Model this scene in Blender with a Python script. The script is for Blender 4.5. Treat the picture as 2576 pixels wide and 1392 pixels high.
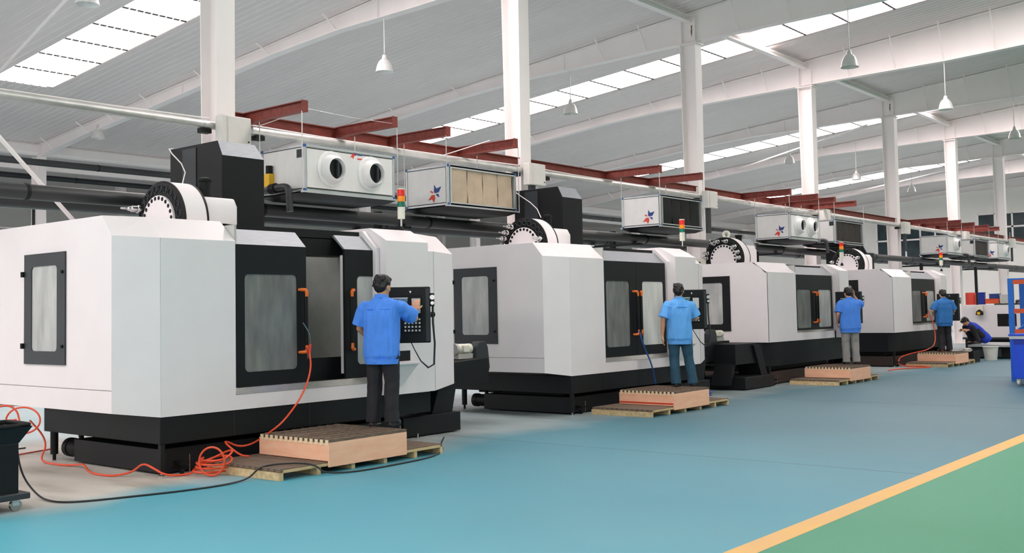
import bpy, bmesh, math, random
from math import sin, cos, pi, radians, sqrt
from mathutils import Vector, Matrix, noise as mnoise
random.seed(7)
S = bpy.context.scene
COL = S.collection
for o in list(bpy.data.objects): bpy.data.objects.remove(o)

# ------------------------------------------------------------------ camera, world, exposure
FPX, W, H = 2626.73, 2576, 1392
cd = bpy.data.cameras.new('camera'); cam = bpy.data.objects.new('camera', cd); COL.objects.link(cam)
cd.sensor_fit = 'HORIZONTAL'; cd.sensor_width = 36; cd.lens = FPX / W * 36
cd.shift_y = -46.0 / W; cd.clip_end = 300
fw = Vector((0.77066186, 0.63518336, 0.05120944)); up = Vector((-0.02728542, -0.04739571, 0.99850346))
rt = fw.cross(up)
cam.matrix_world = Matrix(((rt.x, up.x, -fw.x, 0), (rt.y, up.y, -fw.y, 0), (rt.z, up.z, -fw.z, 1.63), (0, 0, 0, 1)))
S.camera = cam
wd = bpy.data.worlds.new('daylight'); S.world = wd; wd.use_nodes = True
wd.node_tree.nodes['Background'].inputs[0].default_value = (0.96, 0.93, 0.925, 1)
wd.node_tree.nodes['Background'].inputs[1].default_value = 1.55
SKYLIGHT = 10.5
S.view_settings.view_transform = 'Standard'; S.view_settings.look = 'None'
S.cycles.diffuse_bounces = 8; S.cycles.max_bounces = 12
S.view_settings.exposure = 0.08; S.view_settings.gamma = 1.0; S.view_settings.use_curve_mapping = False

# ------------------------------------------------------------------ materials
def lin(c):
    return tuple(((x / 255) / 12.92 if x / 255 <= .04045 else ((x / 255 + .055) / 1.055) ** 2.4) for x in c)
def mat(name, rgb, rough=.5, metal=0., var=.06, scale=6., bump=0., bscale=None, emit=0., stretch=(1, 1, 1), rgb2=None, spec=.5, alpha=1.):
    m = bpy.data.materials.new(name); m.use_nodes = True
    nt = m.node_tree; N = nt.nodes; L = nt.links; b = N['Principled BSDF']
    c = lin(rgb); tc = N.new('ShaderNodeTexCoord'); mp = N.new('ShaderNodeMapping'); mp.inputs['Scale'].default_value = stretch
    L.new(tc.outputs['Object'], mp.inputs['Vector'])
    nz = N.new('ShaderNodeTexNoise'); nz.inputs['Scale'].default_value = scale; nz.inputs['Detail'].default_value = 5
    L.new(mp.outputs[0], nz.inputs['Vector'])
    cr = N.new('ShaderNodeValToRGB'); cr.color_ramp.elements[0].position = .3; cr.color_ramp.elements[1].position = .7
    if rgb2: a, d = lin(rgb2), c
    else: a = tuple(x * (1 - var) for x in c); d = tuple(min(1, x * (1 + var)) for x in c)
    cr.color_ramp.elements[0].color = (*a, 1); cr.color_ramp.elements[1].color = (*d, 1)
    L.new(nz.outputs['Fac'], cr.inputs['Fac']); L.new(cr.outputs[0], b.inputs['Base Color'])
    b.inputs['Roughness'].default_value = rough; b.inputs['Metallic'].default_value = metal
    b.inputs['Specular IOR Level'].default_value = spec; b.inputs['Alpha'].default_value = alpha
    if bump:
        n2 = N.new('ShaderNodeTexNoise'); n2.inputs['Scale'].default_value = bscale or scale * 6; n2.inputs['Detail'].default_value = 3
        L.new(mp.outputs[0], n2.inputs['Vector'])
        bp = N.new('ShaderNodeBump'); bp.inputs['Strength'].default_value = bump; bp.inputs['Distance'].default_value = .02
        L.new(n2.outputs['Fac'], bp.inputs['Height']); L.new(bp.outputs[0], b.inputs['Normal'])
    if emit:
        b.inputs['Emission Color'].default_value = (*c, 1); b.inputs['Emission Strength'].default_value = emit
    return m
M = {}
M['white'] = mat('white_enamel', (234, 228, 230), .42, var=.02, scale=2)
M['dark'] = mat('charcoal_enamel', (23, 25, 28), .5, var=.1, scale=3, spec=.25)
M['darkgrey'] = mat('slate_enamel', (50, 54, 59), .45, var=.08, scale=3, spec=.35)
M['black'] = mat('black_rubber', (16, 17, 18), .55, var=.2, spec=.25)
M['cover'] = mat('lit_slope_sheet', (150, 155, 160), .5, .5, var=.08, scale=8, stretch=(1, 8, 8))  # brushed sheet for upward slopes; the light they catch is put into its pale colour
M['inside'] = mat('grey_guard', (188, 188, 184), .5, var=.06)
M['steel'] = mat('brushed_steel', (168, 166, 163), .33, 1., var=.12, scale=9, stretch=(1, 1, 12))
M['chrome'] = mat('bright_metal', (205, 205, 205), .22, 1., var=.05)
M['glass'] = mat('smeared_glass', (142, 143, 140), .28, 0, rgb2=(104, 106, 106), scale=2.2, stretch=(3, 3, .8), alpha=.88, bump=.04, bscale=14)
M['glassl'] = mat('bright_smeared_glass', (206, 207, 205), .25, 0, rgb2=(164, 167, 167), scale=2, stretch=(3, 3, .8), alpha=.92, bump=.03, bscale=12)
M['glassb'] = mat('bright_view_glass', (240, 239, 234), .25, 0, rgb2=(214, 214, 210), scale=2, stretch=(3, 3, .8), alpha=.95)  # brightness of the inner wall seen through the pane is put into its colour
M['orange'] = mat('orange_plastic', (232, 112, 38), .4)
M['hose'] = mat('orange_hose_rubber', (226, 78, 44), .4)
M['bluehose'] = mat('blue_hose_rubber', (28, 84, 160), .4)
M['cable'] = mat('black_cable', (32, 33, 36), .5)
M['colwhite'] = mat('white_structural_paint', (247, 240, 239), .5, var=.02, scale=1.3, stretch=(1, 1, .3))
M['roof'] = mat('grey_liner_sheet', (226, 217, 216), .5, var=.03, scale=.4, stretch=(3, .3, 1))
M['wall'] = mat('off_white_plaster', (240, 237, 233), .8, var=.02, scale=.8)
M['primer'] = mat('red_primer', (142, 62, 50), .6, rgb2=(112, 46, 40), scale=5, stretch=(1, 3, 3))
M['galv'] = mat('galvanised_pipe', (206, 206, 203), .4, .55, var=.12, scale=4)
M['pipe'] = mat('black_lagging', (48, 50, 52), .42, var=.25, scale=2, stretch=(.4, 1, 1))
M['beige'] = mat('beige_switch_box', (226, 223, 218), .5, var=.03)
M['acw'] = mat('white_coated_panel', (226, 226, 225), .4, var=.03)
M['alu'] = mat('aluminium_frame', (196, 200, 203), .35, .6, var=.05)
M['cornerblue'] = mat('blue_corner_plastic', (40, 92, 160), .4)
M['filter'] = mat('tan_filter_fabric', (186, 168, 146), .9, var=.1, scale=4, bump=.3, bscale=12)
M['filterd'] = mat('dark_filter_fabric', (52, 47, 44), .9, var=.15, scale=4, bump=.3, bscale=12)
M['logor'] = mat('red_emblem', (214, 66, 48), .5); M['logob'] = mat('navy_emblem', (30, 58, 130), .5)
M['yellow'] = mat('yellow_plastic', (236, 186, 20), .4)
M['red'] = mat('red_lens', (226, 40, 30), .25, emit=.15); M['amber'] = mat('amber_lens', (246, 140, 20), .25, emit=.15); M['green'] = mat('green_lens', (20, 120, 96), .25)
M['cream'] = mat('cream_plastic', (232, 228, 214), .45)
M['ply'] = mat('plywood_face', (252, 202, 168), .6, rgb2=(246, 184, 150), scale=3, stretch=(1.2, 1.2, 5), bump=.15, bscale=30)
M['pine'] = mat('weathered_pine', (222, 198, 154), .7, rgb2=(186, 158, 114), scale=5, stretch=(1, 4, 4), bump=.2)
M['slat'] = mat('soiled_slat_wood', (132, 112, 94), .75, rgb2=(88, 74, 64), scale=6, stretch=(1, 6, 6), bump=.25)
M['slate'] = mat('slat_end_grain', (236, 214, 178), .7)
M['blueshirt'] = mat('cornflower_work_cloth', (78, 142, 240), .8, var=.06, scale=9, bump=.25, bscale=14)
M['blueshirt2'] = mat('azure_work_cloth', (96, 168, 238), .8, var=.06, scale=9, bump=.3, bscale=12)
M['blueshirt3'] = mat('steel_blue_work_cloth', (44, 112, 180), .8, var=.06, scale=9, bump=.25, bscale=14)
M['royal'] = mat('royal_blue_cloth', (28, 62, 190), .8, bump=.2)
M['trblack'] = mat('black_trouser_cloth', (36, 34, 40), .85, var=.15, bump=.25, bscale=14)
M['trteal'] = mat('teal_denim', (38, 76, 98), .85, var=.15, bump=.25, bscale=20)
M['trgrey'] = mat('grey_trouser_cloth', (150, 148, 146), .85, var=.1, bump=.3, bscale=14)
M['skin'] = mat('skin', (214, 158, 124), .5, var=.05, scale=14)
M['hair'] = mat('black_hair', (20, 18, 18), .45, var=.3, scale=40, bump=.6, bscale=70, stretch=(1, 1, .3))
M['shoe'] = mat('brown_leather', (116, 78, 60), .5); M['shoeb'] = mat('black_leather', (26, 25, 26), .45)
M['eye'] = mat('eye', (24, 18, 16), .2)
M['bluecart'] = mat('cobalt_cart_paint', (10, 72, 214), .4); M['bluebin'] = mat('navy_bin_paint', (12, 44, 150), .45)
M['rackblue'] = mat('rack_blue_paint', (22, 110, 206), .45); M['rackorange'] = mat('rack_orange_paint', (222, 88, 44), .45)
M['bucket'] = mat('white_bucket_plastic', (218, 216, 208), .5)
M['screen'] = mat('lit_screen', (30, 58, 74), .2, rgb2=(120, 165, 178), scale=38, stretch=(1, 1, 1), emit=.25)
M['key'] = mat('pale_keycap', (210, 210, 206), .5); M['label'] = mat('pale_key_label', (198, 198, 196), .5, var=.1, scale=30)
M['windark'] = mat('teal_window_glass', (44, 66, 72), .12, rgb2=(30, 44, 50), scale=1.5)
M['lampshade'] = mat('spun_aluminium', (222, 221, 218), .35, .3); M['lampwhite'] = mat('white_lamp_enamel', (236, 236, 236), .4)
M['rust'] = mat('rust_stain', (120, 78, 50), .8)
M['brown'] = mat('dark_brown_tank_paint', (58, 42, 37), .55)
M['chips'] = mat('metal_chips', (128, 112, 92), .5, .5, var=.5, scale=40, bump=.8, bscale=60)

def floor_material():
    m = bpy.data.materials.new('painted_floor'); m.use_nodes = True
    nt = m.node_tree; N = nt.nodes; L = nt.links; b = N['Principled BSDF']
    g = N.new('ShaderNodeTexCoord'); sp = N.new('ShaderNodeSeparateXYZ'); L.new(g.outputs['Object'], sp.inputs[0])
    def noise(scale, sc=(1, 1, 1), det=4):
        mp = N.new('ShaderNodeMapping'); mp.inputs['Scale'].default_value = sc; L.new(g.outputs['Object'], mp.inputs['Vector'])
        n = N.new('ShaderNodeTexNoise'); n.inputs['Scale'].default_value = scale; n.inputs['Detail'].default_value = det
        L.new(mp.outputs[0], n.inputs['Vector']); return n.outputs['Fac']
    def mth(op, a, bb):
        n = N.new('ShaderNodeMath'); n.operation = op
        for i, x in enumerate((a, bb)):
            if isinstance(x, (int, float)): n.inputs[i].default_value = x
            else: L.new(x, n.inputs[i])
        return n.outputs[0]
    def ramp(f, stops):
        r = N.new('ShaderNodeValToRGB'); L.new(f, r.inputs['Fac'])
        while len(r.color_ramp.elements) < len(stops): r.color_ramp.elements.new(.5)
        for e, (p, c) in zip(r.color_ramp.elements, stops): e.position = p; e.color = (*lin(c), 1)
        return r.outputs[0]
    def mix(f, a, bb):
        n = N.new('ShaderNodeMix'); n.data_type = 'RGBA'
        if isinstance(f, (int, float)): n.inputs[0].default_value = f
        else: L.new(f, n.inputs[0])
        L.new(a, n.inputs[6]); L.new(bb, n.inputs[7]); return n.outputs[2]
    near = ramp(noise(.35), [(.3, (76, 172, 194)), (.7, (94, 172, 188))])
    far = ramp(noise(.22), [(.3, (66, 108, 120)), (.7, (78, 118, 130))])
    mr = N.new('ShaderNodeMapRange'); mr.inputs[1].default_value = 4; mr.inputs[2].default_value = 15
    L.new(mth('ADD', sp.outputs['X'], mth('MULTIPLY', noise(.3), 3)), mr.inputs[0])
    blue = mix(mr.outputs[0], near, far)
    conc = ramp(noise(1.2, (1.6, .5, 1), 7), [(.28, (150, 142, 128)), (.5, (196, 190, 180)), (.75, (214, 209, 200))])
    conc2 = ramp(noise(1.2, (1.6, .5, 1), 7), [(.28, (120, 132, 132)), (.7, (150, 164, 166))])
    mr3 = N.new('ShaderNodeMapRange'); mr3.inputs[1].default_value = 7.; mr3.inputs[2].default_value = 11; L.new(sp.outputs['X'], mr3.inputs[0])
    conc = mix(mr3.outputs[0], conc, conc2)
    # worn edge of the blue paint runs along the machines
    mr2 = N.new('ShaderNodeMapRange'); mr2.inputs[1].default_value = 8.6; mr2.inputs[2].default_value = 9.5
    L.new(mth('ADD', sp.outputs['Y'], mth('MULTIPLY', mth('SUBTRACT', noise(.8), .5), 1.6)), mr2.inputs[0])
    c = mix(mr2.outputs[0], blue, conc)
    mr4 = N.new('ShaderNodeMapRange'); mr4.inputs[1].default_value = 13.5; mr4.inputs[2].default_value = 14.5; L.new(sp.outputs['Y'], mr4.inputs[0])
    c = mix(mr4.outputs[0], c, ramp(noise(.5), [(.3, (176, 200, 204)), (.7, (198, 212, 214))]))
    L.new(c, b.inputs['Base Color']); b.inputs['Roughness'].default_value = .5; b.inputs['Specular IOR Level'].default_value = .35
    return m
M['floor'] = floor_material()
M['greenlane'] = mat('green_floor_paint', (52, 144, 112), .5, rgb2=(42, 138, 102), scale=.6)
M['yline'] = mat('yellow_line_paint', (226, 180, 96), .6, rgb2=(216, 172, 112), scale=1.6)
M['joint'] = mat('floor_joint', (96, 104, 108), .8)
sk = bpy.data.materials.new('daylight_skylight_sheet'); sk.use_nodes = True
bs = sk.node_tree.nodes['Principled BSDF']; bs.inputs['Base Color'].default_value = (.8, .8, .8, 1)
bs.inputs['Emission Color'].default_value = (1, .88, .868, 1); bs.inputs['Emission Strength'].default_value = SKYLIGHT
M['sky'] = sk

# ------------------------------------------------------------------ mesh helpers
class MB:
    def __init__(s): s.v = []; s.f = []
    def add(s, v, f):
        n = len(s.v); s.v += [tuple(p) for p in v]; s.f += [tuple(i + n for i in q) for q in f]; return s
    def box(s, x0, y0, z0, x1, y1, z1):
        return s.loft([[(x0, y0, z0), (x1, y0, z0), (x1, y1, z0), (x0, y1, z0)], [(x0, y0, z1), (x1, y0, z1), (x1, y1, z1), (x0, y1, z1)]])
    def loft(s, rings, cap=True, close=False):
        n = len(rings[0]); v = [p for r in rings for p in r]; f = []
        R = len(rings)
        for k in range(R if close else R - 1):
            a, b = k * n, ((k + 1) % R) * n
            for i in range(n):
                j = (i + 1) % n; f.append((a + i, a + j, b + j, b + i))
        if cap and not close: f.append(tuple(reversed(range(n)))); f.append(tuple(range((R - 1) * n, R * n)))
        return s.add(v, f)
    def prism(s, poly, axis, a, b):
        def m(p, t): return {'x': (t, p[0], p[1]), 'y': (p[0], t, p[1]), 'z': (p[0], p[1], t)}[axis]
        return s.loft([[m(p, a) for p in poly], [m(p, b) for p in poly]])
    def cyl(s, p0, p1, r0, r1=None, n=16):
        r1 = r0 if r1 is None else r1
        p0, p1 = Vector(p0), Vector(p1); d = (p1 - p0).normalized()
        a = d.orthogonal().normalized(); b = d.cross(a)
        return s.loft([[p + a * (r * cos(2 * pi * i / n)) + b * (r * sin(2 * pi * i / n)) for i in range(n)] for p, r in ((p0, r0), (p1, r1))])
    def tube(s, pts, r, n=8, smooth=0):
        P = [Vector(p) for p in pts]
        for _ in range(smooth):
            Q = [P[0]]
            for a, b in zip(P, P[1:]): Q += [a * .75 + b * .25, a * .25 + b * .75]
            P = Q + [P[-1]]
        rings = []; a = None
        for i, p in enumerate(P):
            d = (P[min(i + 1, len(P) - 1)] - P[max(i - 1, 0)]).normalized()
            a = d.orthogonal().normalized() if a is None else (a - d * a.dot(d)).normalized()
            b = d.cross(a); rr = r[min(len(r) - 1, round(i * (len(r) - 1) / (len(P) - 1)))] if isinstance(r, (list, tuple)) else r
            rings.append([p + a * (rr * cos(2 * pi * k / n)) + b * (rr * sin(2 * pi * k / n)) for k in range(n)])
        return s.loft(rings)
    def lathe(s, prof, c, axis='z', n=24, cap=True):
        def m(r, t, q):
            u, w = r * cos(q), r * sin(q)
            return {'z': (c[0] + u, c[1] + w, c[2] + t), 'x': (c[0] + t, c[1] + u, c[2] + w), 'y': (c[0] + u, c[1] + t, c[2] + w)}[axis]
        return s.loft([[m(r, t, 2 * pi * i / n) for i in range(n)] for r, t in prof], cap=cap)
    def ball(s, c, r, n=10):
        rx, ry, rz = r if isinstance(r, tuple) else (r, r, r); rings = []
        for i in range(1, n):
            t = pi * i / n - pi / 2
            rings.append([(c[0] + rx * cos(t) * cos(2 * pi * k / (2 * n)), c[1] + ry * cos(t) * sin(2 * pi * k / (2 * n)), c[2] + rz * sin(t)) for k in range(2 * n)])
        return s.loft(rings)
    def cap(s, p0, r0, p1, r1, n=12):
        p0, p1 = Vector(p0), Vector(p1); d = (p1 - p0); L_ = d.length; d = d / L_ if L_ > 1e-6 else Vector((0, 0, 1))
        a = d.orthogonal().normalized(); b = d.cross(a); rings = []
        for i in range(1, 5):
            t = -pi / 2 + i * pi / 8; rings.append((p0 + d * (r0 * sin(t)), r0 * cos(t)))
        for i in range(0, 4):
            t = i * pi / 8; rings.append((p1 + d * (r1 * sin(t)), r1 * cos(t)))
        return s.loft([[p + a * (r * cos(2 * pi * k / n)) + b * (r * sin(2 * pi * k / n)) for k in range(n)] for p, r in rings])
    def ringplate(s, rect, hole, rad, axis, a, b, k=5):
        """flat plate with a rounded rectangular hole; rect/hole = (p0,q0,p1,q1)"""
        def m(p, t): return {'x': (t, p[0], p[1]), 'y': (p[0], t, p[1]), 'z': (p[0], p[1], t)}[axis]
        inn = rrect(hole, rad, k); cor = [(rect[2], rect[3]), (rect[0], rect[3]), (rect[0], rect[1]), (rect[2], rect[1])]
        n = len(inn); v = [m(p, a) for p in inn] + [m(p, b) for p in inn] + [m(p, a) for p in cor] + [m(p, b) for p in cor]; f = []
        for i in range(n):
            j = (i + 1) % n; ci, cj = i // (k + 1), j // (k + 1)
            for off, co in ((0, 2 * n), (n, 2 * n + 4)):
                f.append((off + i, off + j, co + ci) if ci == cj else (off + i, off + j, co + cj, co + ci))
            f.append((i, j, n + j, n + i))
        for i in range(4):
            j = (i + 1) % 4; f.append((2 * n + i, 2 * n + j, 2 * n + 4 + j, 2 * n + 4 + i))
        return s.add(v, f)
    def mesh(s, name):
        me = bpy.data.meshes.new(name); me.from_pydata(s.v, [], s.f)
        bm = bmesh.new(); bm.from_mesh(me); bmesh.ops.recalc_face_normals(bm, faces=bm.faces); bm.to_mesh(me); bm.free()
        return me
    def build(s, name, m, parent=None, bevel=0., smooth=True, **kw):
        me = s.mesh(name); me.materials.append(M[m] if isinstance(m, str) else m)
        if smooth: me.shade_smooth(); me.set_sharp_from_angle(angle=radians(38))
        o = bpy.data.objects.new(name, me); COL.objects.link(o)
        if parent is not None: o.parent = parent
        if bevel:
            bv = o.modifiers.new('bevel', 'BEVEL'); bv.width = bevel; bv.segments = 2; bv.limit_method = 'ANGLE'; bv.angle_limit = radians(35)
        for k, v in kw.items(): o[k] = v
        return o
def rrect(h, r, k=5):
    x0, y0, x1, y1 = h; out = []
    for cx, cy, a in ((x1 - r, y1 - r, 0), (x0 + r, y1 - r, 90), (x0 + r, y0 + r, 180), (x1 - r, y0 + r, 270)):
        for i in range(k + 1): t = radians(a + 90 * i / k); out.append((cx + r * cos(t), cy + r * sin(t)))
    return out
def thing(name, label, cat, loc=(0, 0, 0), rz=0., group=None):
    o = bpy.data.objects.new(name, None); COL.objects.link(o); o.empty_display_size = .2
    o.location = loc; o.rotation_euler = (0, 0, rz); o['label'] = label; o['category'] = cat
    if group: o['group'] = group
    return o
def tag(o, label, cat, group=None):
    o['label'] = label; o['category'] = cat
    if group: o['group'] = group
    return o
def inst(o, parent=None, loc=None, name=None):
    c = o.copy(); COL.objects.link(c); c.parent = parent if parent is not None else o.parent
    if loc is not None: c.location = loc
    return c

# ------------------------------------------------------------------ setting: floor, lines, roof, walls
def struct(o): o['kind'] = 'structure'; return o
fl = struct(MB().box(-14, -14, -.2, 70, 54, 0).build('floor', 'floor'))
MB().box(-14, -14, 0, 70, 3.235, .002).build('painted_lane', 'greenlane', fl, label='green painted walkway lane')
struct(MB().box(-14, 3.235, .0, 70, 3.42, .003).build('trim_1', 'yline'))
for i, x in enumerate((-4, 3.2, 10.25, 17.3, 24.4, 31.5)):
    MB().box(x, 3.42, 0, x + .006, 9.6, .0012).build('floor_joint', 'joint', fl)

ROOF0, SL = 9.17, .092
def roofz(y):
    return ROOF0 - SL * (y - 13.2) if y > 2.5 else ROOF0 - SL * (2.5 - 13.2) - SL * (2.5 - y)
STRIPS = [(-2.1, -.45), (12.05, 13.68), (26.2, 27.9), (40.35, 42.1), (54.6, 56.6)]
SKY_Y0, SKY_Y1 = -8.0, 27.2
ceil = bpy.data.objects.new('ceiling', None); COL.objects.link(ceil); ceil['kind'] = 'structure'
def deck(x0, x1, ya, yb, zf, pitch=.22, d=.016):
    """ribbed liner sheet, ribs along Y, running from ya to yb"""
    m = MB(); xs = []; x = x0
    while x < x1 - 1e-6:
        for dx, dz in ((0, 0), (pitch * .62, 0), (pitch * .72, d), (pitch * .9, d)):
            if x + dx < x1: xs.append((x + dx, dz))
        x += pitch
    xs.append((x1, 0)); n = len(xs)
    v = [(a, y, zf(y) + b) for y in (ya, yb) for a, b in xs]
    m.add(v, [(i, i + 1, n + i + 1, n + i) for i in range(n - 1)])
    return m
edges = [-8.0]
for a, b in STRIPS: edges += [a, b]
edges.append(66.2)
for k in range(0, len(edges), 2):
    a, b = edges[k], edges[k + 1]
    for ya, yb in ((-12, 2.5), (2.5, 33.2)):
        deck(a, b, ya, yb, roofz).build('roof_sheet', 'roof', ceil, smooth=False)
for a, b in STRIPS: deck(a, b, SKY_Y1, 33.2, roofz).build('roof_sheet', 'roof', ceil, smooth=False)
for a, b in STRIPS: deck(a, b, -12, SKY_Y0, roofz).build('roof_sheet', 'roof', ceil, smooth=False)
deck(-8, 66.2, 33.6, 54, lambda y: 7.1 + (y - 33.6) * .075).build('roof_sheet', 'roof', ceil, smooth=False)
# weather sheet above the liner keeps the daylight out except through the skylights
for a, b in [(edges[k], edges[k + 1]) for k in range(0, len(edges), 2)]:
    for ya, yb in ((-12, 2.5), (2.5, 33.2)):
        MB().loft([[(a, ya, roofz(ya) + .12), (b, ya, roofz(ya) + .12), (b, ya, roofz(ya) + .16), (a, ya, roofz(ya) + .16)],
                   [(a, yb, roofz(yb) + .12), (b, yb, roofz(yb) + .12), (b, yb, roofz(yb) + .16), (a, yb, roofz(yb) + .16)]]).build('weather_sheet', 'galv', ceil)
for k, (a, b) in enumerate(STRIPS):
    win = bpy.data.objects.new('window_%d' % (k + 1), None); COL.objects.link(win); win['kind'] = 'structure'
    y = SKY_Y1; pm = None
    while y > SKY_Y0 + .5:
        y2 = y - 1.262
        if y2 < 2.5 < y: y2 = 2.5
        mb = MB(); t = .02
        mb.loft([[(a, yy, roofz(yy) + .03), (b, yy, roofz(yy) + .03), (b, yy, roofz(yy) + .05), (a, yy, roofz(yy) + .05)] for yy in (y - .012, y2 + .012)])
        mb.build('skylight_panel', 'sky', win, smooth=False)
        mb = MB(); nb = 9                                       # broken dark lap line between two sheets
        for i in range(nb):
            xa = a + (b - a) * (i + .12) / nb; xb = xa + (b - a) / nb * .8
            mb.loft([[(xa, yy, roofz(yy) + .004), (xb, yy, roofz(yy) + .004), (xb, yy, roofz(yy) + .026), (xa, yy, roofz(yy) + .026)] for yy in (y2 + .028, y2 - .028)])
        mb.build('lap_strip', 'dark', win, kind='stuff')
        y = y2
# gutter girders and second hall behind
struct(MB().box(-14, 53.8, 0, 70, 54, 9).build('wall_left', 'wall'))
struct(MB().box(-14, -12.3, 0, 70, -12.1, 9).build('wall_light_block', 'wall'))  # unseen wall added to cut the light reaching the machine fronts
struct(MB().box(65.9, -14, 0, 66.1, 54, 10.4).build('wall_back', 'wall'))
def window_unit(n, y0, y1, z0, z1, cols, rows):
    w = bpy.data.objects.new('window_%d' % n, None); COL.objects.link(w); w['kind'] = 'structure'; w.location = (65.88, 0, 0)
    g = .05; fr = MB()
    for i in range(cols + 1): yy = y0 + (y1 - y0) * i / cols; fr.box(-.06, yy - g, z0, .02, yy + g, z1)
    for j in range(rows + 1): zz = z0 + (z1 - z0) * j / rows; fr.box(-.06, y0, zz - g, .02, y1, zz + g)
    fr.build('window_frame', 'colwhite', w)
    for i in range(cols):
        for j in range(rows):
            ya, yb = y0 + (y1 - y0) * i / cols + g, y0 + (y1 - y0) * (i + 1) / cols - g
            za, zb = z0 + (z1 - z0) * j / rows + g, z0 + (z1 - z0) * (j + 1) / rows - g
            MB().box(-.03, ya, za, -.015, yb, zb).build('window_pane', 'windark', w)
window_unit(6, 19.7, 24.2, 4.4, 6.85, 5, 2)
window_unit(7, 11.4, 18.1, 5.25, 6.9, 7, 2)

# ------------------------------------------------------------------ frames: columns, rafters, ties
CX = [9.16 + 7.09 * k for k in range(-1, 9)]
NAMES = ['left of the picture edge', 'nearest, behind the first machine', 'second from the left, behind the second machine', 'third from the left, behind the lamp row', 'fourth from the left', 'fifth from the left, above the fourth machine', 'sixth from the left, near the windows', 'seventh from the left, beside the end windows', 'beyond the last bay', 'at the end wall']
def hsec(x, ya, yb, w, t=.022):
    return [(x - w / 2, ya), (x + w / 2, ya), (x + w / 2, ya + t), (x + .009, ya + t), (x + .009, yb - t), (x + w / 2, yb - t), (x + w / 2, yb), (x - w / 2, yb), (x - w / 2, yb - t), (x - .009, yb - t), (x - .009, ya + t), (x - w / 2, ya + t)]
BOT = [(33.0, 6.95), (29.9, 7.32), (26.4, 7.62), (21, 8.17), (18.5, 8.33), (16, 8.36), (13.2, 8.42), (9, 8.48), (6, 8.62), (2.5, 9.3), (-2, 8.6), (-8, 8.3), (-12, 7.6)]
def botz(y):
    for (a, za), (b, zb) in zip(BOT, BOT[1:]):
        if b <= y <= a: return za + (zb - za) * (a - y) / (a - b)
    return 7
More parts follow.
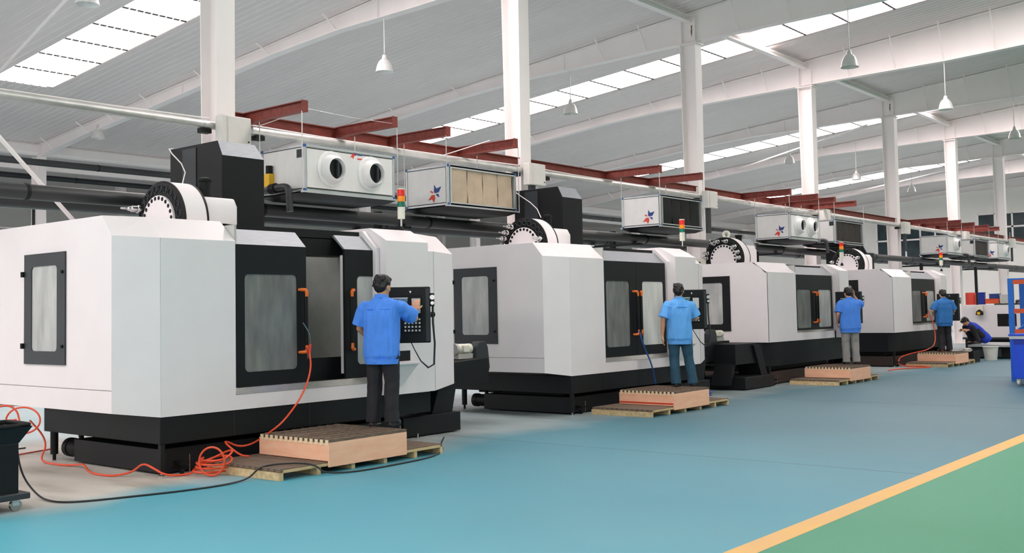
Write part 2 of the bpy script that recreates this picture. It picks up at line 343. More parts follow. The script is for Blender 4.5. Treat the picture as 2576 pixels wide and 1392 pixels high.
for k, x in enumerate(CX):
    if k < 9:
        c = thing('steel_column', 'white steel H column, %s in the row under the rafters' % NAMES[k], 'column', (x, 13.0, 0))
        sec = [(p[0] - x, p[1] - 13.0) for p in hsec(x, 13.0, 13.33, .32)]
        top = [(p[0] - x, p[1] - 13.0) for p in hsec(x, 12.97, 13.42, .32)]
        MB().loft([[(*p, 0.02) for p in sec], [(*p, 8.34) for p in top]]).build('shaft', 'colwhite', c, smooth=False)
        MB().box(-.2, -.08, 8.34, .2, .47, 8.37).build('cap_plate', 'colwhite', c)
        MB().box(-.22, -.08, 0, .22, .42, .02).build('base_plate', 'colwhite', c)
        for s in (-1, 1): MB().box(-.1, .2 + s * .2 - .008, 8.37, .1, .2 + s * .2 + .008, 9.02).build('stiffener', 'colwhite', c)
        if k in (3, 5): MB().prism([(.12, 8.85), (.155, 8.86), (.15, 8.76), (.165, 8.7), (.14, 8.55), (.128, 8.66)], 'x', -.012, -.0095).build('stain', 'rust', c, label='rust stain')
    # rafter: web, two flanges, fly braces
    r = thing('roof_rafter', 'white tapered steel rafter %s' % ['outside the left edge', 'crossing the upper left corner above the nearest column', 'over the second column with a white lamp hanging from it', 'over the third column from the left', 'over the fourth column from the left', 'over the fifth column from the left', 'over the sixth column from the left', 'over the seventh column from the left', 'in the last bay before the end wall', 'lying against the end wall'][k], 'rafter', (x, 13.2, 8.4))
    ys = [p[0] for p in BOT]
    def P(y, z, xx): return (xx, y - 13.2, z - 8.4)
    web = MB().loft([[P(y, botz(y), -.006), P(y, botz(y), .006), P(y, roofz(y) - .03, .006), P(y, roofz(y) - .03, -.006)] for y in ys])
    web.build('web', 'colwhite', r, smooth=False)
    MB().loft([[P(y, botz(y) - .015, -.12), P(y, botz(y) - .015, .12), P(y, botz(y), .12), P(y, botz(y), -.12)] for y in ys]).build('bottom_flange', 'colwhite', r, smooth=False)
    MB().loft([[P(y, roofz(y) - .03, -.12), P(y, roofz(y) - .03, .12), P(y, roofz(y) - .012, .12), P(y, roofz(y) - .012, -.12)] for y in ys]).build('top_flange', 'colwhite', r, smooth=False)
    if k >= 1 and k < 9:
        for y in (3.6, 4.95, 6.3, 7.7, 9.07, 10.43, 11.8, 14.45, 15.8, 18.55, 21.07, 23.76, 26.4, 28.4, 29.9, 32.1):
            MB().cyl(P(y, botz(y) + .03, -.1), P(y, roofz(y) - .03, -.5), .022, n=6).build('fly_brace', 'colwhite', r)
    if 1 <= k < 9:
        for y in (17.2, 25.0): MB().box(-.05, y - 13.2 - .02, botz(y) - 8.4, -.006, y - 13.2 + .02, roofz(y) - 8.43).build('stiffener', 'colwhite', r)
    if k < 9:
        t = thing('tie_beam', 'white tie beam between column heads, %s bay' % ['outermost left', 'first left', 'second', 'third', 'fourth', 'fifth', 'sixth', 'seventh', 'last'][k], 'beam', (x, 13.2, 8.95))
        MB().box(.05, -.09, -.02, 7.04, .09, 0).build('flange', 'colwhite', t)
        MB().box(.05, -.01, 0, 7.04, .01, .1).build('web', 'colwhite', t)
        MB().box(.05, -.09, .1, 7.04, .09, .115).build('flange', 'colwhite', t)
    if 0 <= k < 8:
        c = thing('steel_column', 'white steel column of the rear row under the gutter, %s from the left' % ['outermost', 'first', 'second', 'third', 'fourth', 'fifth', 'sixth', 'seventh'][k], 'column', (x, 33.2, 0))
        MB().prism([(p[0] - x, p[1] - 33.2) for p in hsec(x, 33.0, 33.4, .3)], 'z', 0, 6.93).build('shaft', 'colwhite', c, smooth=False)
        c = thing('steel_column', 'white steel column far back beyond the gutter, %s from the left' % ['outermost', 'first', 'second', 'third', 'fourth', 'fifth', 'sixth', 'seventh'][k], 'column', (x + 2, 44, 0))
        MB().prism([(p[0] - x, p[1] - 44) for p in hsec(x, 43.8, 44.2, .3)], 'z', 0, 7.7).build('shaft', 'colwhite', c, smooth=False)
g = thing('gutter_beam', 'long white box gutter along the rear columns', 'gutter', (0, 33.2, 7))
MB().box(-8, -.2, -.02, 65.8, .2, .36).build('trough', 'colwhite', g, bevel=.08)
MB().box(-8, .25, -.45, 65.8, .4, -.3).build('rail', 'colwhite', g)
# roof rod bracing
b = thing('brace_rod', 'thick white brace rod crossing the upper left corner under the roof', 'rod', (9.4, 17, 7.9)); MB().cyl((0, 0, 0), (2.9, 12, -.35), .035, n=8).build('rod', 'colwhite', b)
b = thing('brace_rod', 'white diagonal brace rod descending behind the black pipe at left', 'rod', (2.1, 13.2, 7.9)); MB().cyl((0, 0, 0), (6.75, 0, -6.93), .028, n=8).build('rod', 'colwhite', b)
for k, yy in ((5, 15.5), (7, 15)):
    b = thing('brace_rod', 'thin white roof brace rod in the %s far bay' % ('first' if k == 5 else 'second'), 'rod', (CX[k], 14, 8.2)); MB().cyl((0, 0, 0), (7, 9, -.1), .03, n=6).build('rod', 'colwhite', b)

# ------------------------------------------------------------------ pendant lamps
def lamp(x, y, zt, label, m='lampshade', rod='galv'):
    t = thing('pendant_lamp', label, 'lamp', (x, y, 7.1))
    MB().cyl((0, 0, .36), (0, 0, zt - 7.1), .012, n=8).build('hanger_rod', rod, t)
    MB().lathe([(.045, .39), (.055, .34), (.062, .3), (.1, .275), (.145, .215), (.178, .13), (.196, .04), (.207, 0), (.2, 0), (.19, .04), (.17, .13), (.135, .21), (.03, .26)], (0, 0, 0), n=28).build('lamp_shade', m, t)
    MB().lathe([(.02, .24), (.05, .2), (.055, .12), (.03, .06), (.005, .045)], (0, 0, 0), n=14).build('bulb', 'lampwhite', t)
    MB().lathe([(.03, .36), (.035, .4), (.012, .43)], (0, 0, 0), n=12).build('cable_gland', 'galv', t)
LL = {(0, 17.0): 'white bell lamp cut by the top left edge', (1, 17.02): 'white bell lamp hanging between the two nearest columns', (2, 17.02): 'silver bell lamp in front of the skylight strip right of the second column',
      (4, 17.05): 'small silver bell lamp left of the fourth column', (5, 17.2): 'tiny bell lamp right of the fourth column', (6, 17.2): 'tiny bell lamp left of the sixth column',
      (2, 9.06): 'silver bell lamp at upper right below the widest skylight', (3, 9.09): 'white bell lamp at right below a rafter', (4, 9.03): 'bell lamp at the right picture edge',
      (1, 29.5): 'silver bell lamp far back above the dark pipes at left', (3, 25.5): 'small lamp behind the second column', (3, 29.6): 'small far lamp between the second and third columns', (4, 29.5): 'tiny far lamp below the red beam'}
for (k, y), lb in LL.items():
    lamp(CX[k + 1] + .0, y, botz(y) - .015, lb, 'lampwhite' if (k, y) in ((1, 17.02), (0, 17.0), (3, 9.09)) else 'lampshade', 'colwhite' if k in (1, 3) else 'galv')

# ------------------------------------------------------------------ services: pipes, red beam, boxes
for k in range(0, 9):
    x0, x1 = CX[k] + (.02 if k else 0), CX[k + 1] - .12
    t = thing('conduit_pipe', 'silver lagged pipe run under the red beam, %s bay' % ['leftmost', 'first', 'second', 'third', 'fourth', 'fifth', 'sixth', 'seventh', 'eighth'][k], 'pipe', (x0, 12.9, 4.42))
    L_ = x1 - x0
    MB().cyl((0, 0, 0), (L_, 0, 0), .062, n=18).build('pipe', 'galv', t)
    MB().tube([(0, .03, .1), (L_ * .25, .03, .075), (L_ * .5, .03, .07), (L_ * .75, .03, .075), (L_ - .2, .03, .1)], .012, n=6).build('conduit', 'colwhite', t)
    for u in (.35, L_ - .35): MB().cyl((u, 0, 0), (u + .03, 0, 0), .066, n=18).build('band', 'alu', t)
    MB().cyl((L_ - .05, 0, 0), (L_ + .02, 0, 0), .072, n=18).build('end_collar', 'black', t)
    for u in (.5, L_ - .3): MB().box(u - .08, -.05, -.13, u + .08, .07, -.062).build('bracket', 'black', t)
for k in range(1, 8):
    x = CX[k]
    t = thing('switch_box', 'pale steel switch box on the %s' % NAMES[k].split(',')[0] + ' column', 'electrical box', (x - .2, 12.72, 4.12))
    MB().box(-.1, -.06, 0, .4, .1, .43).build('housing', 'beige', t, bevel=.008)
    MB().box(.0, -.075, .01, .395, -.06, .42).build('door', 'beige', t, bevel=.004)
    MB().cyl((.35, -.085, .07), (.35, -.074, .07), .012, n=10).build('lock', 'black', t)
    if k >= 2: MB().box(.02, .0, -.62, .16, .08, 0).build('cable_duct', 'darkgrey', t)
def ibeam(mb, p0, p1, h, w, axis):
    (x0, y0, z0), (x1, y1, z1) = p0, p1
    for a, b_, ww in ((0, .014, w), (h - .014, h, w), (.014, h - .014, .012)):
        if axis == 'x': mb.box(x0, y0 - ww / 2, z0 + a, x1, y0 + ww / 2, z0 + b_)
        else: mb.box(x0 - ww / 2, y0, z0 + a, x0 + ww / 2, y1, z0 + b_)
    return mb
for k in range(1, 8):
    x0, x1 = CX[k] + .12, CX[k + 1] - .12
    t = thing('red_beam', 'red primed steel beam spanning the %s bay between columns' % ['', 'first', 'second', 'third', 'fourth', 'fifth', 'sixth', 'seventh'][k], 'beam', (x0, 13.08, 4.53))
    ibeam(MB(), (0, 0, 0), (x1 - x0, 0, 0), .17, .12, 'x').build('beam', 'primer', t, smooth=False)
def stub(x, label, end=11.68):
    t = thing('red_outrigger', label, 'beam', (x, 13.02, 4.55))
    ibeam(MB(), (0, end - 13.02, .0), (0, .6, 0), .16, .1, 'y').build('beam', 'primer', t, smooth=False)
    MB().box(-.055, end - 13.03, -.005, .055, end - 13.015, .165).build('end_plate', 'primer', t)
    MB().loft([[(-.04, -.02, -.02), (.04, -.02, -.02), (.04, .0, -.02), (-.04, .0, -.02)], [(-.04, -.28, -.0), (.04, -.28, -.0), (.04, 0, 0), (-.04, 0, 0)]]).build('knee_gusset', 'primer', t)
    return t

# ------------------------------------------------------------------ ventilation units
def emblem(parent, x, yc, zc, s):
    """two-tone split star on the -X face"""
    def pl(pts, m, n): MB().prism([(yc - p[0] * s, zc + p[1] * s) for p in pts], 'x', x - .003, x).build(n, m, parent)
    pl([(-.05, .12), (-.02, .5), (.14, .28), (.5, .36), (.32, .06), (.02, .02)], 'logob', 'emblem_upper')
    pl([(.08, -.02), (.3, -.04), (.36, -.22), (.2, -.16)], 'logob', 'emblem_tip')
    pl([(.0, -.06), (-.22, -.06), (-.5, -.34), (-.2, -.3), (-.06, -.5), (.04, -.26)], 'logor', 'emblem_lower')
    pl([(-.1, .02), (-.32, .1), (-.3, .2), (-.12, .12)], 'logor', 'emblem_tip')
def vent_unit(x, kind, label, logo=True, equip=False, nb=2, ln=1.78, flt='filter'):
    t = thing('ventilation_unit', label, 'ventilation unit', (x, 11.7, 3.42))
    D, Hh = .98, .66; z1 = Hh
    MB().box(.012, .012 if kind == 'nozzle' else .06, .0, ln - .012, D - .012, z1).build('casing', 'acw' if kind == 'nozzle' else 'acw', t)
    fr = MB()
    for xx in (0, ln - .03):
        for yy in (0, D - .03): fr.box(xx, yy, -.005, xx + .03, yy + .03, z1 + .005)
    for zz in (-.005, z1 - .025):
        for yy in (0, D - .03): fr.box(.03, yy, zz, ln - .03, yy + .03, zz + .03)
        for xx in (0, ln - .03): fr.box(xx, .03, zz, xx + .03, D - .03, zz + .03)
    fr.build('edge_frame', 'alu', t)
    for xx, yy, zz in ((0, 0, 0), (ln, 0, 0), (0, 0, z1), (ln, 0, z1), (0, D, 0), (0, D, z1)):
        sx = 1 if xx == 0 else -1; sy = 1 if yy == 0 else -1; sz = 1 if zz == 0 else -1
        MB().box(xx - sx * .006, yy - sy * .006, zz - sz * .01, xx + sx * .035, yy + sy * .035, zz + sz * .03).build('corner_cap', 'cornerblue', t)
    MB().box(-.003, .05, .04, .0, D - .05, z1 - .04).build('side_panel', 'acw', t)
    MB().box(-.006, .05, .03, .0, D - .05, .036).build('panel_gasket', 'dark', t)
    MB().box(-.006, .05, z1 - .036, .0, D - .05, z1 - .03).build('panel_gasket', 'dark', t)
    if kind == 'nozzle':
        MB().box(.05, -.004, .05, ln - .05, .012, z1 - .05).build('front_panel', 'acw', t)
        if ln > 1.5:
            MB().box(.05, -.006, .035, ln - .05, .01, .042).build('panel_gasket', 'dark', t); MB().box(.05, -.006, z1 - .045, ln - .05, .01, z1 - .038).build('panel_gasket', 'dark', t)
        for i in range(nb):
            cx = ln * (.275 + .44 * i) if nb == 2 else ln * .55; cz = .35
            n = MB().lathe([(.265, 0), (.262, -.02), (.225, -.035), (.2, -.03), (.2, 0)], (cx, -.004, cz), 'y', n=32, cap=False).build('nozzle_ring', 'lampwhite', t)
            MB().lathe([(.215, -.02), (.208, -.07), (.188, -.12), (.165, -.15), (.155, -.155), (.15, -.14), (.14, .06), (.02, .07)], (cx, -.004, cz - .01), 'y', n=32).build('nozzle_bowl', 'lampwhite', n)
            MB().lathe([(.14, .0), (.1, .01)], (cx, -.09, cz - .01), 'y', n=24).build('nozzle_throat', 'dark', n)
            MB().box(cx + .02, -.135, cz - .12, cx + .05, -.095, cz + .1).build('nozzle_vane', 'darkgrey', n)
        if ln > 1.5:
            def pf(pts, m, n_): MB().prism([(.95 + p[0] * .1, .6 + p[1] * .1) for p in pts], 'y', -.007, -.004).build(n_, m, t)
            if equip:
                pf([(-.9, -.5), (-.4, .1), (-.1, .4), (0, .05), (.5, .1), (-.1, -.2), (-.2, -.6), (-.5, -.3)], 'logor', 'front_emblem'); pf([(-.1, .4), (.0, .05), (.9, .12), (.5, .0), (1.6, .05), (1.6, .2), (.4, .24)], 'logob', 'front_emblem')
                MB().box(1.01, -.007, .54, 1.13, -.004, .56).build('front_emblem', 'logor', t)
    else:
        f = MB(); f.box(.06, .0, .0, .1, .06, z1); f.box(ln - .05, .0, 0, ln - .02, .06, z1); f.box(.1, 0, 0, ln - .05, .06, .05); f.box(.1, 0, z1 - .05, ln - .05, .06, z1)
        f.build('opening_frame', 'alu', t)
        MB().box(.1, .055, .05, ln - .05, .06, z1 - .05).build('dark_opening', 'black', t)
        nf = 4
        for i in range(nf):
            xa = .11 + (ln - .17) * i / nf; xb = .11 + (ln - .17) * (i + 1) / nf - .02; rows = []
            bulge = [(-.01 * sin(i * 2 + j), .02 * sin(j * 1.3 + i)) for j in range(7)]
            m = MB(); ring = []
            for j in range(7):
                z = .05 + (z1 - .1) * j / 6; d = .012 * sin(pi * j / 6 + i); e = .015 * sin(j * 1.1 + i * 1.7)
                ring.append([(xa + e, .03 - d, z), ((xa + xb) / 2, .012 - d, z), (xb + e * .6, .03 - d, z), (xb + e * .6, .052, z), (xa + e, .052, z)])
            m.loft(ring).build('filter_bag', flt, t)
    # underside tray and hangers
    MB().loft([[(-.02, -.02, -.03), (ln + .02, -.02, -.03), (ln + .02, D + .02, -.03), (-.02, D + .02, -.03)], [(.12, .12, -.09), (ln - .1, .12, -.09), (ln - .1, D - .1, -.09), (.12, D - .1, -.09)]]).build('drip_tray', 'black', t)
    for yy in (.0, D): MB().box(-.05, yy - .02, -.03, ln + .05, yy + .02, -.005).build('hanger_rail', 'alu', t)
    for xx in (.0, ln):
        for yy in (.0, D): MB().cyl((xx + (.05 if xx else -.05), yy - .02, -.03), (xx + (.05 if xx else -.05), yy - .02, 1.14 if yy == 0 else 1.1), .008, n=6).build('hanger_rod', 'galv', t)
    if logo: emblem(t, -.006, .3, .2, .3)
    if equip:
        MB().box(-.1, .68, .1, -.006, .8, .3).build('valve_box', 'yellow', t, bevel=.005, label='yellow valve actuator')
        MB().cyl((-.05, .74, .3), (-.05, .74, .42), .05, n=12).build('actuator', 'black', t)
        MB().tube([(-.02, .95, .08), (-.1, .72, .06), (-.12, .45, .07), (-.12, .28, .07), (-.12, .2, .03), (-.12, .18, -.3)], .05, n=12, smooth=2).build('elbow_pipe', 'pipe', t)
        MB().cyl((-.11, .62, .06), (-.11, .5, .065), .075, n=14).build('pipe_flange', 'black', t)
        MB().box(-.008, .03, .48, -.006, .16, .6).build('rating_plate', 'darkgrey', t)
    return t
vent_unit(9.57, 'nozzle', 'white ventilation unit with two round air nozzles above the first machine', logo=False, equip=True)
vent_unit(12.57, 'filter', 'white ventilation unit with tan filter curtains left of the second column')
vent_unit(19.23, 'filter', 'white ventilation unit with a black filter front above the second machine', flt='black')
vent_unit(25.66, 'nozzle', 'white ventilation unit with two nozzles seen obliquely above the third machine')
vent_unit(28.6, 'filter', 'ventilation unit with brown filter and yellow valve, right of the fourth column', logo=False, equip=True, ln=2.1, flt='filterd')
vent_unit(38.74, 'nozzle', 'grey white ventilation unit with one nozzle above the fourth machine', nb=1, ln=1.6)
vent_unit(42.0, 'filter', 'far ventilation unit with brown filter and yellow valve near the end wall', logo=False, equip=True, ln=1.9, flt='filterd')
vent_unit(45.3, 'nozzle', 'farthest ventilation unit, with emblem, near the end wall', nb=1, ln=1.7)
for x, lb in ((9.57, 'red outrigger beam nearest the first column, holding the nozzle unit'), (11.35, 'red outrigger beam over the right end of the nozzle unit'), (12.57, 'red outrigger beam over the left end of the tan filter unit'), (14.33, 'red outrigger beam just left of the second column'),
              (19.23, 'red outrigger beam over the left end of the black filter unit'), (21.0, 'red outrigger beam just left of the third column'), (25.7, 'red outrigger beam left of the fourth column'), (27.42, 'red outrigger beam just right of the fourth column'), (28.62, 'red outrigger beam over the brown filter unit, left end'), (30.15, 'red outrigger beam over the brown filter unit, right end'),
              (38.74, 'far red outrigger beam near the sixth column'), (40.3, 'far orange-red outrigger beam right of the sixth column'), (42.0, 'far red outrigger beam, second from the end'), (43.9, 'far red outrigger beam, third from the end'), (45.4, 'farthest red outrigger beam near the end wall')):
    stub(x, lb)
t = thing('support_wire', 'thin wire slung between the first two red outriggers', 'wire', (9.57, 11.68, 4.6)); MB().tube([(0, 0, 0), (.9, 0, -.02), (1.78, 0, 0)], .004, n=5).build('wire', 'galv', t)
for k, xx in ((1, 9.9), (2, 14.0)):
    t = thing('cable_tie', 'slanting white wire between outrigger and silver pipe, %s column' % ('near the first' if k == 1 else 'near the second'), 'wire', (xx, 12.0, 4.68)); MB().cyl((0, 0, 0), (-.3, .85, -.2), .008, n=5).build('wire', 'colwhite', t)

for x0, x1, y, z, r, nm, lb in ((-6, 64, 12.62, 3.205, .098, 'main_pipe', 'long black lagged main pipe running behind all the machines'), (-6, 64, 13.75, 3.26, .14, 'rear_pipe', 'lower black pipe just behind the main pipe'),
                                (-6, 64, 30, 6.27, .1, 'ceiling_pipe', 'upper dark pipe far back at left, below the gutter'), (-6, 40, 38, 6.95, .1, 'ceiling_pipe', 'second dark pipe far back at left, below the first'), (-6, 60, 20, 3.35, .07, 'floor_pipe', 'thin dark pipe behind the main pipes'), (-6, 60, 24, 3.5, .12, 'floor_pipe', 'thicker dark pipe farther back at machine roof height')):
    t = thing(nm, lb, 'pipe', (x0, y, z)); MB().cyl((0, 0, 0), (x1 - x0, 0, 0), r, n=24).build('pipe', 'pipe', t)
    cl = None
    for i in range(int((x1 - x0) / 3.5)):
        if cl is None: cl = MB().cyl((1.5, 0, 0), (1.54, 0, 0), r + .008, n=24).build('pipe_clamp', 'dark', t)
        else: inst(cl, t, (i * 3.5, 0, 0))
# pipe stands so that the mains are carried
for i, x in enumerate((2.4, 12.4, 19.6, 26.7, 33.5, 40.4, 47.4)):
    t = thing('pipe_stand', 'dark post carrying the main pipe, %s' % ['left of the first machine', 'between the first and second machines', 'between the second and third machines', 'between the third and fourth machines', 'right of the fourth machine', 'before the white machine bed', 'near the end wall'][i], 'stand', (x, 13.2, 0))
    MB().box(-.05, -.05, 0, .05, .05, 3.4).build('post', 'dark', t); MB().box(-.06, -.75, 3.05, .06, .75, 3.1).build('cross_arm', 'dark', t)

# ------------------------------------------------------------------ machining centres
def machine(X0, P):
    root = thing('machining_center', P['label'], 'machine', (X0, 9.7, 0))
    A = P['kind'] == 'A'
    zb, zt, zr = (.61, 2.47, 2.705) if A else (.89, 2.355, 2.575)
    zbase = .33 if A else .39
    dl, de, rw = P['dl'], P['de'], P['rw']
    L = -.43 if A else 0.
    vl = .2 if A else 0.
    D = 3.0
    zf = zb + (.065 if A else 0)       # lower edge of the side face
    zs = zt + .018 if A else zt
    T = .03
    # left side face: skirt, upper panel with sloping front corner
    rv = .39 if A else .36
    if A:
        MB().prism([(vl, zf), (D, zf), (D, zf + .226), (vl, zf + .226)], 'x', L, L + T).build('side_skirt', 'white', root)
        zl = zf + .231
    else: zl = zf
    MB().prism([(vl, zl), (D, zl), (D, zr), (rv, zr), (vl, zs)], 'x', L, L + T).build('side_panel', 'white', root, bevel=.004)
    if A:   # slanted corner panel, its own roof facet
        MB().loft([[(L, vl, zf), (0, 0, zb), (.02, T, zb), (L + T, vl + .02, zf)], [(L, vl, zs), (-.003, 0, zt), (.02, T, zt), (L + T, vl + .02, zs)]]).build('corner_panel', 'white', root)
        MB().loft([[(L, vl, zs), (0, 0, zt), (.01, .02, zt - .02), (L + .02, vl + .02, zs - .02)], [(L, rv, zr), (-.0, .27, zr), (.0, .27, zr - .03), (L + .02, rv, zr - .03)]]).build('corner_slope', 'white', root, smooth=False)
    MB().box(.003, 0, zb, dl, T, zt).build('front_panel', 'white', root)
    MB().loft([[(.0, 0, zt), (dl, 0, zt), (dl, .02, zt - .02), (.0, .02, zt - .02)], [(0, .27, zr), (dl - .02, .25, zr), (dl - .02, .27, zr - .03), (0, .27, zr - .03)]]).build('front_slope', 'white', root, smooth=False)
    MB().prism([(L + .002, rv), (.0, .27), (dl + .1, .25), (dl + .1, D), (L + .002, D)] if A else [(.002, .27), (dl + .1, .25), (dl + .1, D), (.002, D)], 'z', zr - .02, zr).build('left_roof', 'white', root)
    MB().box(dl, .02, zb, dl + .03, 1.2, zr - .05).build('door_jamb', 'inside', root)
    MB().box(L, D - .03, zb, rw, D, zr - .02).build('back_panel', 'white', root)
    # side window
    wv0, wv1, wz0, wz1 = P['win']
    h = (wv0 + .175, wz0 + .145, wv1 - .17, wz1 - .14)
    wf = MB().ringplate((wv0, wz0, wv1, wz1), h, .05, 'x', L - .018, L).build('side_window', 'darkgrey' if A else 'dark', root)
    MB().box(L - .008, h[0] - .02, h[1] - .02, L - .003, h[2] + .02, h[3] + .02).build('window_pane', 'glassl', wf)
    for zz in (wz0 + .2, wz1 - .22):
        MB().cyl((L - .03, wv1 + .012, zz - .03), (L - .03, wv1 + .012, zz + .03), .022, n=10).build('hinge', 'black', wf)
        MB().cyl((L - .035, wv0 + .05, zz - .0), (L - .018, wv0 + .05, zz), .018, n=10).build('latch_knob', 'black', wf)
    # sill, lower apron
    MB().box(dl, 0, zb, de + .12, T, zb + .165).build('apron', 'white', root)
    MB().loft([[(dl + .005, -.004, zb + .167), (de + .02, -.004, zb + .167), (de + .02, .14, zb + .167), (dl + .005, .14, zb + .167)], [(dl + .005, .02, zb + .24), (de + .02, .02, zb + .24), (de + .02, .14, zb + .24), (dl + .005, .14, zb + .24)]]).build('steel_sill', 'steel', root)
    # doors
    zd0, zd1 = (zb + .245, zt - .03) if A else (zb + .1, zt - .03)
    mid = (dl + de) / 2
    def door(u0, u1, hu0, hu1, v, side, gm):
        d = MB().ringplate((u0, zd0, u1, zd1), (hu0, zd0 + .16, hu1, zd1 - .33), .055, 'y', v, v + .035).build('sliding_door', 'dark', root)
        MB().box(hu0 - .02, v + .012, zd0 + .14, hu1 + .02, v + .018, zd1 - .31).build('window_pane', gm, d)
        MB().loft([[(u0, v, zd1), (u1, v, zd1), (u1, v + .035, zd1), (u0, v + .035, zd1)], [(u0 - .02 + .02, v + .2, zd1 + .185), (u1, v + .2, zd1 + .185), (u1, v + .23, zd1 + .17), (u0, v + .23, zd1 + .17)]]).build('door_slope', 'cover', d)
        hu = u1 - .045 if side > 0 else u0 + .06
        hz0, hz1 = (1.24, 1.9) if A else (1.3, 1.9)
        MB().box(hu - .03, v - .075, hz0, hu + .012, v - .045, hz1).build('door_handle', 'black', d, bevel=.008)
        for zz, sg in ((hz1, 1), (hz0, -1)):
            MB().tube([(hu - .07 * side, v, zz + .035 * sg), (hu - .05 * side, v - .05, zz + .035 * sg), (hu - .01, v - .075, zz + .03 * sg), (hu - .01, v - .072, zz - .045 * sg)], [.016, .02, .022, .02], n=8, smooth=1).build('handle_end', 'orange', d)
    if P['open']:
        door(dl + .01, dl + 1.0, dl + .13, dl + .865, .01, 1, 'glass')
        door(de - .42, de + .32, de - .22, de + .18, .05, -1, 'glassl')
    else:
        door(dl + .01, mid - .002, dl + .07, mid - .2, .01, 1, 'glass')
        door(mid + .002, de - .01, mid + .2, de - .08, .01, -1, 'glassb' if P.get('bright') else 'glassl')
    # header over the opening and inside
    MB().box(dl, .3, zr - .12, de + .05, .6, zr - .02).build('door_header', 'dark', root)
    if P['open']:
        MB().box(dl + .3, .27, zt - .1, de - .1, .62, zt + .1).build('inner_canopy', 'black', root)
        MB().box(de - .38, .12, zb + .3, de - .31, .18, zt - .1).build('inner_post', 'white', root)
        MB().box(dl + .2, .3, zb + .22, de - .2, .36, zb + .5).build('splash_tray', 'dark', root)
        MB().box(de - .75, .5, zb + .5, de - .71, .62, zt - .12).build('inner_strip', 'darkgrey', root)
    MB().box(dl + .03, 1.25, zb + .3, de, 1.28, zr - .1).build('inner_guard', 'inside', root)
    MB().prism([(.5, zb + .32), (1.25, zb + .32), (1.25, zr - .1), (.5, zr - .1)], 'x', de - .05, de - .02).build('inner_guard', 'inside', root)
    MB().box(dl + .03, .15, zb + .16, de, 1.25, zb + .2).build('tray_floor', 'chips', root)
    MB().box(dl + .3, .45, zb + .2, de - .3, 1.1, zb + .42).build('machine_table', 'dark', root, bevel=.01)
    for i in range(4): MB().box(dl + .3, .5 + .16 * i, zb + .415, de - .3, .53 + .16 * i, zb + .425).build('table_slot', 'steel', root)
    # right block
    rt = MB(); q = [(de + .05, 0), (de + .12, 0), (de + .13, -.12), (rw - .74, -.12), (rw - .05, .2), (rw - .05, D), (de + .05, D)]
    zc = zt + .09
    z1 = zt - .02
    q1 = [(de + .05, 0), (de + .115, 0), (de + .118, 0.0), (de + .12, 0), (de + .14, .02), (de + .14, D), (de + .05, D)]
    MB().loft([[(p[0], p[1], zb) for p in q1], [(p[0], p[1], zt) for p in q1], [(p[0], max(p[1], .24) if p[1] < 1 else D, zr - .01) for p in q1]]).build('door_pillar', 'white', root, smooth=False)
    um = de + .13 + (rw - .74 - de - .13) * .86
    f1 = [(de + .13, -.12), (um, -.12), (um, D), (de + .13, D)]
    MB().loft([[(*p, zb) for p in f1], [(*p, zc) for p in f1], [(p[0], max(p[1], .2), zr + .03) for p in f1]]).build('control_cabinet', 'white', root, bevel=.004, smooth=False)
    f2 = [(um + .012, -.1), (rw - .74, -.1), (rw - .05, .2), (rw - .05, D), (um + .012, D)]
    zb2 = [zb, zb, zb + .04, zb + .04, zb]
    MB().loft([[(*p, zz) for p, zz in zip(f2, zb2)], [(*p, z1) for p in f2], [(f2[0][0], .22, zr - .0), (f2[1][0], .22, zr), (rw - .08, .48, zr), (rw - .08, D, zr), (f2[4][0], D, zr)]]).build('right_cabinet', 'white', root, bevel=.004, smooth=False)
    MB().box(rw - .745, -.104, zb + .01, rw - .74, -.098, z1).build('panel_seam', 'inside', root)
    # chute opening and shelf under the control panel
    cu = (de + .16, de + .52)
    MB().box(cu[0], -.124, zb + .42, cu[1], -.12, zb + .55).build('chute_opening', 'dark', root)
    MB().loft([[(cu[0] - .1, -.125, zb + .1), (cu[0] + .2, -.125, zb + .1), (cu[0] + .2, -.12, zb + .1), (cu[0] - .1, -.12, zb + .1)], [(cu[0] - .1, -.26, zb + .38), (cu[1] + .01, -.26, zb + .38), (cu[1] + .01, -.12, zb + .38), (cu[0] - .1, -.12, zb + .38)]]).build('chute_bracket', 'white', root)
    MB().box(cu[0] - .12, -.28, zb + .38, cu[1] + .03, -.12, zb + .41).build('shelf', 'white', root, bevel=.004)
    # base, coolant tank, feet
    bz = zb
    u_e = rw - .72
    bp = [(0.0, .01), (u_e, .01), (u_e, 2.47), (0, 2.47)] if A else [(0.0, .16), (.28, .01), (u_e + .3, .01), (u_e + .3, 2.47), (0, 2.47)]
    MB().prism(bp, 'z', zbase, bz).build('machine_base', 'dark', root, bevel=.006)
    seams = ((.9, 1.95, 3.0) if A else (.55, 1.35, 2.5))
    for u in seams: MB().box(u, .006, zbase + .01, u + .006, .012, bz - .01).build('base_seam', 'darkgrey', root)
    MB().box(.06, .1, .02, u_e - .45, 1.88, .27).build('coolant_tank', 'dark' if A else 'brown', root, bevel=.006)
    MB().box(.3, .4, .27, u_e - .3, 2.2, zbase + .02).build('bed_casting', 'black', root)
    MB().box(-.0, .0, .04, .05, .05, zbase).build('corner_post', 'dark', root)
    for u, v in ((.025, .025), (u_e - .2, .06)):
        MB().lathe([(.035, 0), (.035, .012), (.012, .02), (.012, .06)], (u, v, 0), n=10).build('levelling_foot', 'chrome', root)
    MB().cyl((.04, 2.3, .07), (.04, 2.3, zbase), .045, n=12).build('support_leg', 'dark', root)
    MB().cyl((.04, 2.3, 0), (.04, 2.3, .08), .02, n=10).build('levelling_foot', 'black', root)
